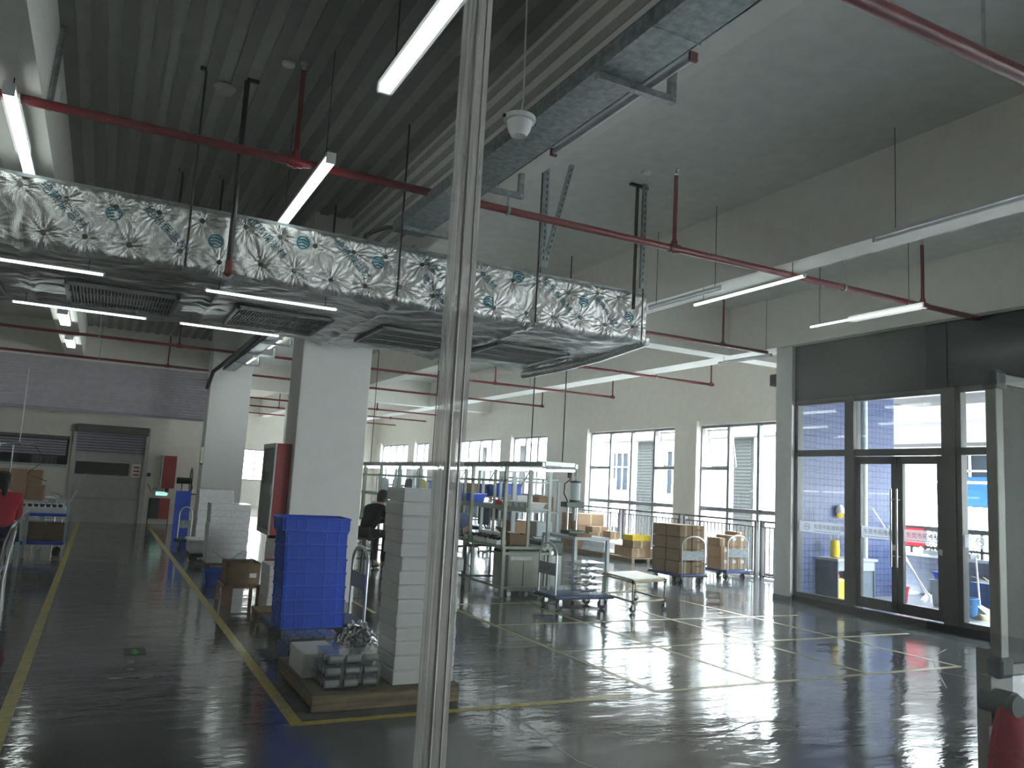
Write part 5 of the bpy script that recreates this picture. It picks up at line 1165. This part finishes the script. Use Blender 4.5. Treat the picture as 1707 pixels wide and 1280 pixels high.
# ---- balcony things
dk = thing('balcony_desk', 'grey desk with white top standing on the balcony', 'desk', (10.75, 9.22, .0))
B(-.03, .92, -.03, .46, .67, .71).build('desk_top', 'deskt', dk, bevel=.004); B(0, .025, 0, .44, .03, .67).build('side_panel', 'desk', dk); B(.865, .89, 0, .44, .03, .67).build('side_panel', 'desk', dk); B(.025, .865, .42, .44, .2, .67).build('back_panel', 'desk', dk); B(.025, .865, 0, .02, .52, .67).build('drawer_front', 'deskt', dk); B(.6, .865, .02, .4, .03, .51).build('pedestal', 'desk', dk)
jb = thing('yellow_bottle', 'yellow plastic jug with cut top standing on the balcony desk', 'jug', (10.95, 9.45, .712)); MB().lathe([(.05, 0), (.075, .01), (.08, .10), (.075, .22), (.07, .28)], (0, 0, 0), 18).build('jug_body', 'yellowp', jb, smooth=True)
for k in range(5): MB().cyl((.03*cos(k*1.2), .03*sin(k*1.2), .1), (.07*cos(k*1.2), .07*sin(k*1.2), .36), .006, 6).build('brush_handle', 'rag', jb)
jc = thing('jerrycan', 'pale yellow jerrycan on the balcony floor beside the desk panel', 'jerrycan', (10.84, 9.3, .03)); B(0, .20, 0, .16, 0, .36).build('can_body', 'bottle', jc, bevel=.04); MB().cyl((.1, .08, .36), (.1, .08, .42), .03, 12).build('cap', 'redp', jc)
gl = thing('rubber_gloves', 'white and yellow rubber gloves hanging on the blue tiled wall', 'gloves', (11.32, 9.66, 1.38)); MB().lathe([(.02, .2), (.05, .17), (.075, .1), (.08, .06)], (0, 0, 0), 12).build('white_cuff', 'label', gl, smooth=True)
for k in range(4): MB().cyl((-.055+k*.036, 0, .07), (-.07+k*.045, 0, -.04+.02*abs(k-1.5)), .022, 8, .012).build('finger', 'yellowp', gl, smooth=True)
def bucket(loc, m, label, r=.15, h=.27):
    t = thing('bucket', label, 'bucket', loc, 0); MB().lathe([(r*.78, 0), (r, h-.02), (r+.012, h-.02), (r+.012, h), (r-.01, h), (r*.76, .01)], (0, 0, 0), 24).build('pail', m, t, smooth=True)
    MB().tube([(-r, 0, h-.03)]+[(-r*cos(R(a)), -.6*r*sin(R(a))-.03, h-.03-.75*r*sin(R(a))) for a in range(20, 180, 20)]+[(r, 0, h-.03)], .005, 6).build('bail_handle', 'galv', t); return t
bucket((12.12, 9.12, .03), 'redp', 'red bucket on the balcony floor behind the left door', .14, .26)
bucket((11.72, 7.68, .03), 'bucketb', 'light blue bucket on the balcony floor right of the doors', .145, .28)
rg2 = tag(MB().grid(10, 8, lambda u, v: (11.55+.3*u, 7.32+.22*v, .034+.09*sin(pi*u)*sin(pi*v)*(1+.3*sin(9*u)))).build('floor_rag', 'rag', smooth=True), 'khaki rag on the balcony floor beside the light blue bucket', 'rag')
dp = thing('dustpan', 'long handled grey dustpan standing at the right picture edge', 'dustpan', (12.2, 7.7, .03)); MB().hexa([(-.16, -.14, 0), (.16, -.14, 0), (.16, .12, 0), (-.16, .12, 0), (-.15, -.13, .02), (.15, -.13, .02), (.06, .12, .14), (-.06, .12, .14)]).build('pan', 'galv', dp); MB().cyl((0, .10, .12), (.1, .22, .86), .014, 8).build('pan_handle', 'label', dp, smooth=True)
def mop(p, q, label, head=True):
    t = thing('mop', label, 'mop', p, 0, 'mops leaning on the balcony'); d = Vector(q)-Vector(p); MB().cyl((0, 0, .05), d, .013, 8).build('mop_handle', 'label', t, smooth=True)
    MB().lathe([(.02, .12), (.09, .03), (.11, 0), (.02, .0)], (0, 0, 0), 14).build('mop_head', 'foamw', t)
mop((12.75, 9.0, .03), (12.05, 9.6, 1.55), 'white handled mop leaning left against the tiled wall'); mop((12.95, 9.2, .03), (12.5, 9.62, 1.25), 'shorter white handled mop leaning on the tiled wall')
sg = thing('notice_sign', 'red and white notice sign standing against the balcony parapet', 'sign', (13.4, 10.2, .77)); sg.location = (13.62, 9.75, .8); B(-.01, .01, -.0, .5, .1, .42).build('red_field', 'redp', sg); B(-.012, .012, .5, .68, -.0, .6).build('white_field', 'label', sg); MB().box(-.01, .01, .05, .08, -.03, .1).box(-.01, .01, .58, .61, -.03, .0).build('leg', 'label', sg)
text('洗水口', .13, 'wred', sg, face((-.014, .59, .3), '-x', pi/2*0), 'sign_lettering')
bin_((12.3, 8.35, .03), .4, .35, .42, 'pale', 'pale grey waste bin by the parapet behind the doors'); bin_((12.32, 8.37, .46), .36, .3, .12, 'blue', 'blue tub resting on the grey waste bin')
bl = thing('duster_bundle', 'dark box with twiggy brushes beside the balcony waste bin', 'box', (12.8, 7.9, .03)); B(0, .45, 0, .45, 0, .42).build('box_body', 'blued', bl)
for k in range(7): MB().cyl((.2, .2, .42), (.2+.3*cos(k), .2+.3*sin(k), .47+.02*(k % 3)), .008, 6).build('twig', 'rag', bl)
hg = thing('hedge_planter', 'dark leafy planter on the parapet behind the right door', 'plant', (13.55, 8.75, .78))
mb = MB()
for k in range(700):
    p = Vector((random.uniform(-.12, .2), random.uniform(0, .9), random.uniform(.05, .42))); a = Vector((random.uniform(-1, 1), random.uniform(-1, 1), random.uniform(-1, 1))).normalized()*.035; b = a.cross(Vector((random.random(), random.random(), .3))).normalized()*.015
    mb.poly([p, p+a*.5+b, p+a, p+a*.5-b])
q = mb.build('leaves', mat('dark hedge leaf', (.05, .06, .045), .7), hg); B(-.1, .15, 0, .9, -.0, .07).build('trough', 'cap', hg)

# ---- mobile whiteboard near the camera, at the right picture edge
wbx, wby = 2.06, 1.28
wt2 = thing('mobile_board', 'mobile board with aluminium frame cut off by the right picture edge', 'whiteboard', (wbx, wby, 0))
B(.03, 1.25, -.006, .006, 1.21, 1.95).build('board_panel', 'board', wt2)
MB().box(0, .035, -.014, .014, 1.22, 1.94).build('side_rail', 'alu', wt2, bevel=.004); B(.035, 1.25, -.014, .014, 1.935, 1.965).build('top_rail', 'alu', wt2, bevel=.004); B(.035, 1.25, -.014, .014, 1.19, 1.22).build('bottom_rail', 'alu', wt2, bevel=.004)
for z in (1.92, 1.185): B(-.012, .05, -.02, .02, z, z+.055).build('corner_cap', 'cap', wt2, bevel=.012)
B(.015, .065, .03, .06, .1, 1.25).build('stand_post', 'alu', wt2); B(.0, .08, -.35, .4, .05, .1).build('stand_foot', 'alu', wt2)
for y in (-.33, .38): MB().cyl((.03, y, .03), (.05, y, .03), .03, 12).build('castor', 'rubber', wt2)
MB().cyl((.0, -.045, 1.13), (.0, .03, 1.13), .032, 20).cyl((.0, -.055, 1.13), (.0, -.045, 1.13), .026, 20).build('clamp_knob', 'cap', wt2, smooth=True); B(-.02, .07, .0, .03, 1.07, 1.19).build('clamp_plate', 'alu', wt2)
rc2 = thing('red_bag', 'red cloth bag hanging from the clamp knob of the mobile board', 'bag', (wbx+.0, wby-.03, .78))
MB().grid(16, 24, lambda u, v: (.012+(.04+.05*sin(pi*min(1, v*1.15)))*cos(2*pi*u)*1.0+.006*sin(5*v), .0+(.02+.02*sin(pi*v))*sin(2*pi*u)+.004*sin(9*u), .36*(1-v))).build('bag_body', 'redcloth', rc2, smooth=True)
MB().tube([(-.0, 0, .33), (.01, .0, .36), (.02, 0, .33)], .006, 6).build('bag_loop', 'redcloth', rc2)
tag(MB().grid(14, 10, lambda u, v: (wbx-.10+.20*u, wby-.06+.12*v, .795-.03*abs(sin(7*u))-.02*v*0)).build('red_cloth', 'redcloth', smooth=True), 'red cloth draped below the hanging bag', 'cloth')
# plinths under loads so that nothing hangs in the air
for (x, y, w_, d_, l) in ((1.66, 13.75, .62, .5, 'nearer'), (1.66, 15.6, .6, .5, 'further')):
    p = thing('foam_pallet', 'low dark pallet under the %s bubble wrapped foam bundle' % l, 'pallet', (x, y, 0)); B(0, w_, 0, d_, .07, .10).build('deck_board', 'cardd', p); MB().box(0, .06, 0, d_, 0, .07).box(w_-.06, w_, 0, d_, 0, .07).build('runner', 'cardd', p)
p = thing('foam_pallet', 'low pallet under the white slabs behind the hydrant cabinet', 'pallet', (2.28, 11.6, 0)); B(0, .7, 0, .6, .0, .10).build('deck_board', 'wood', p)
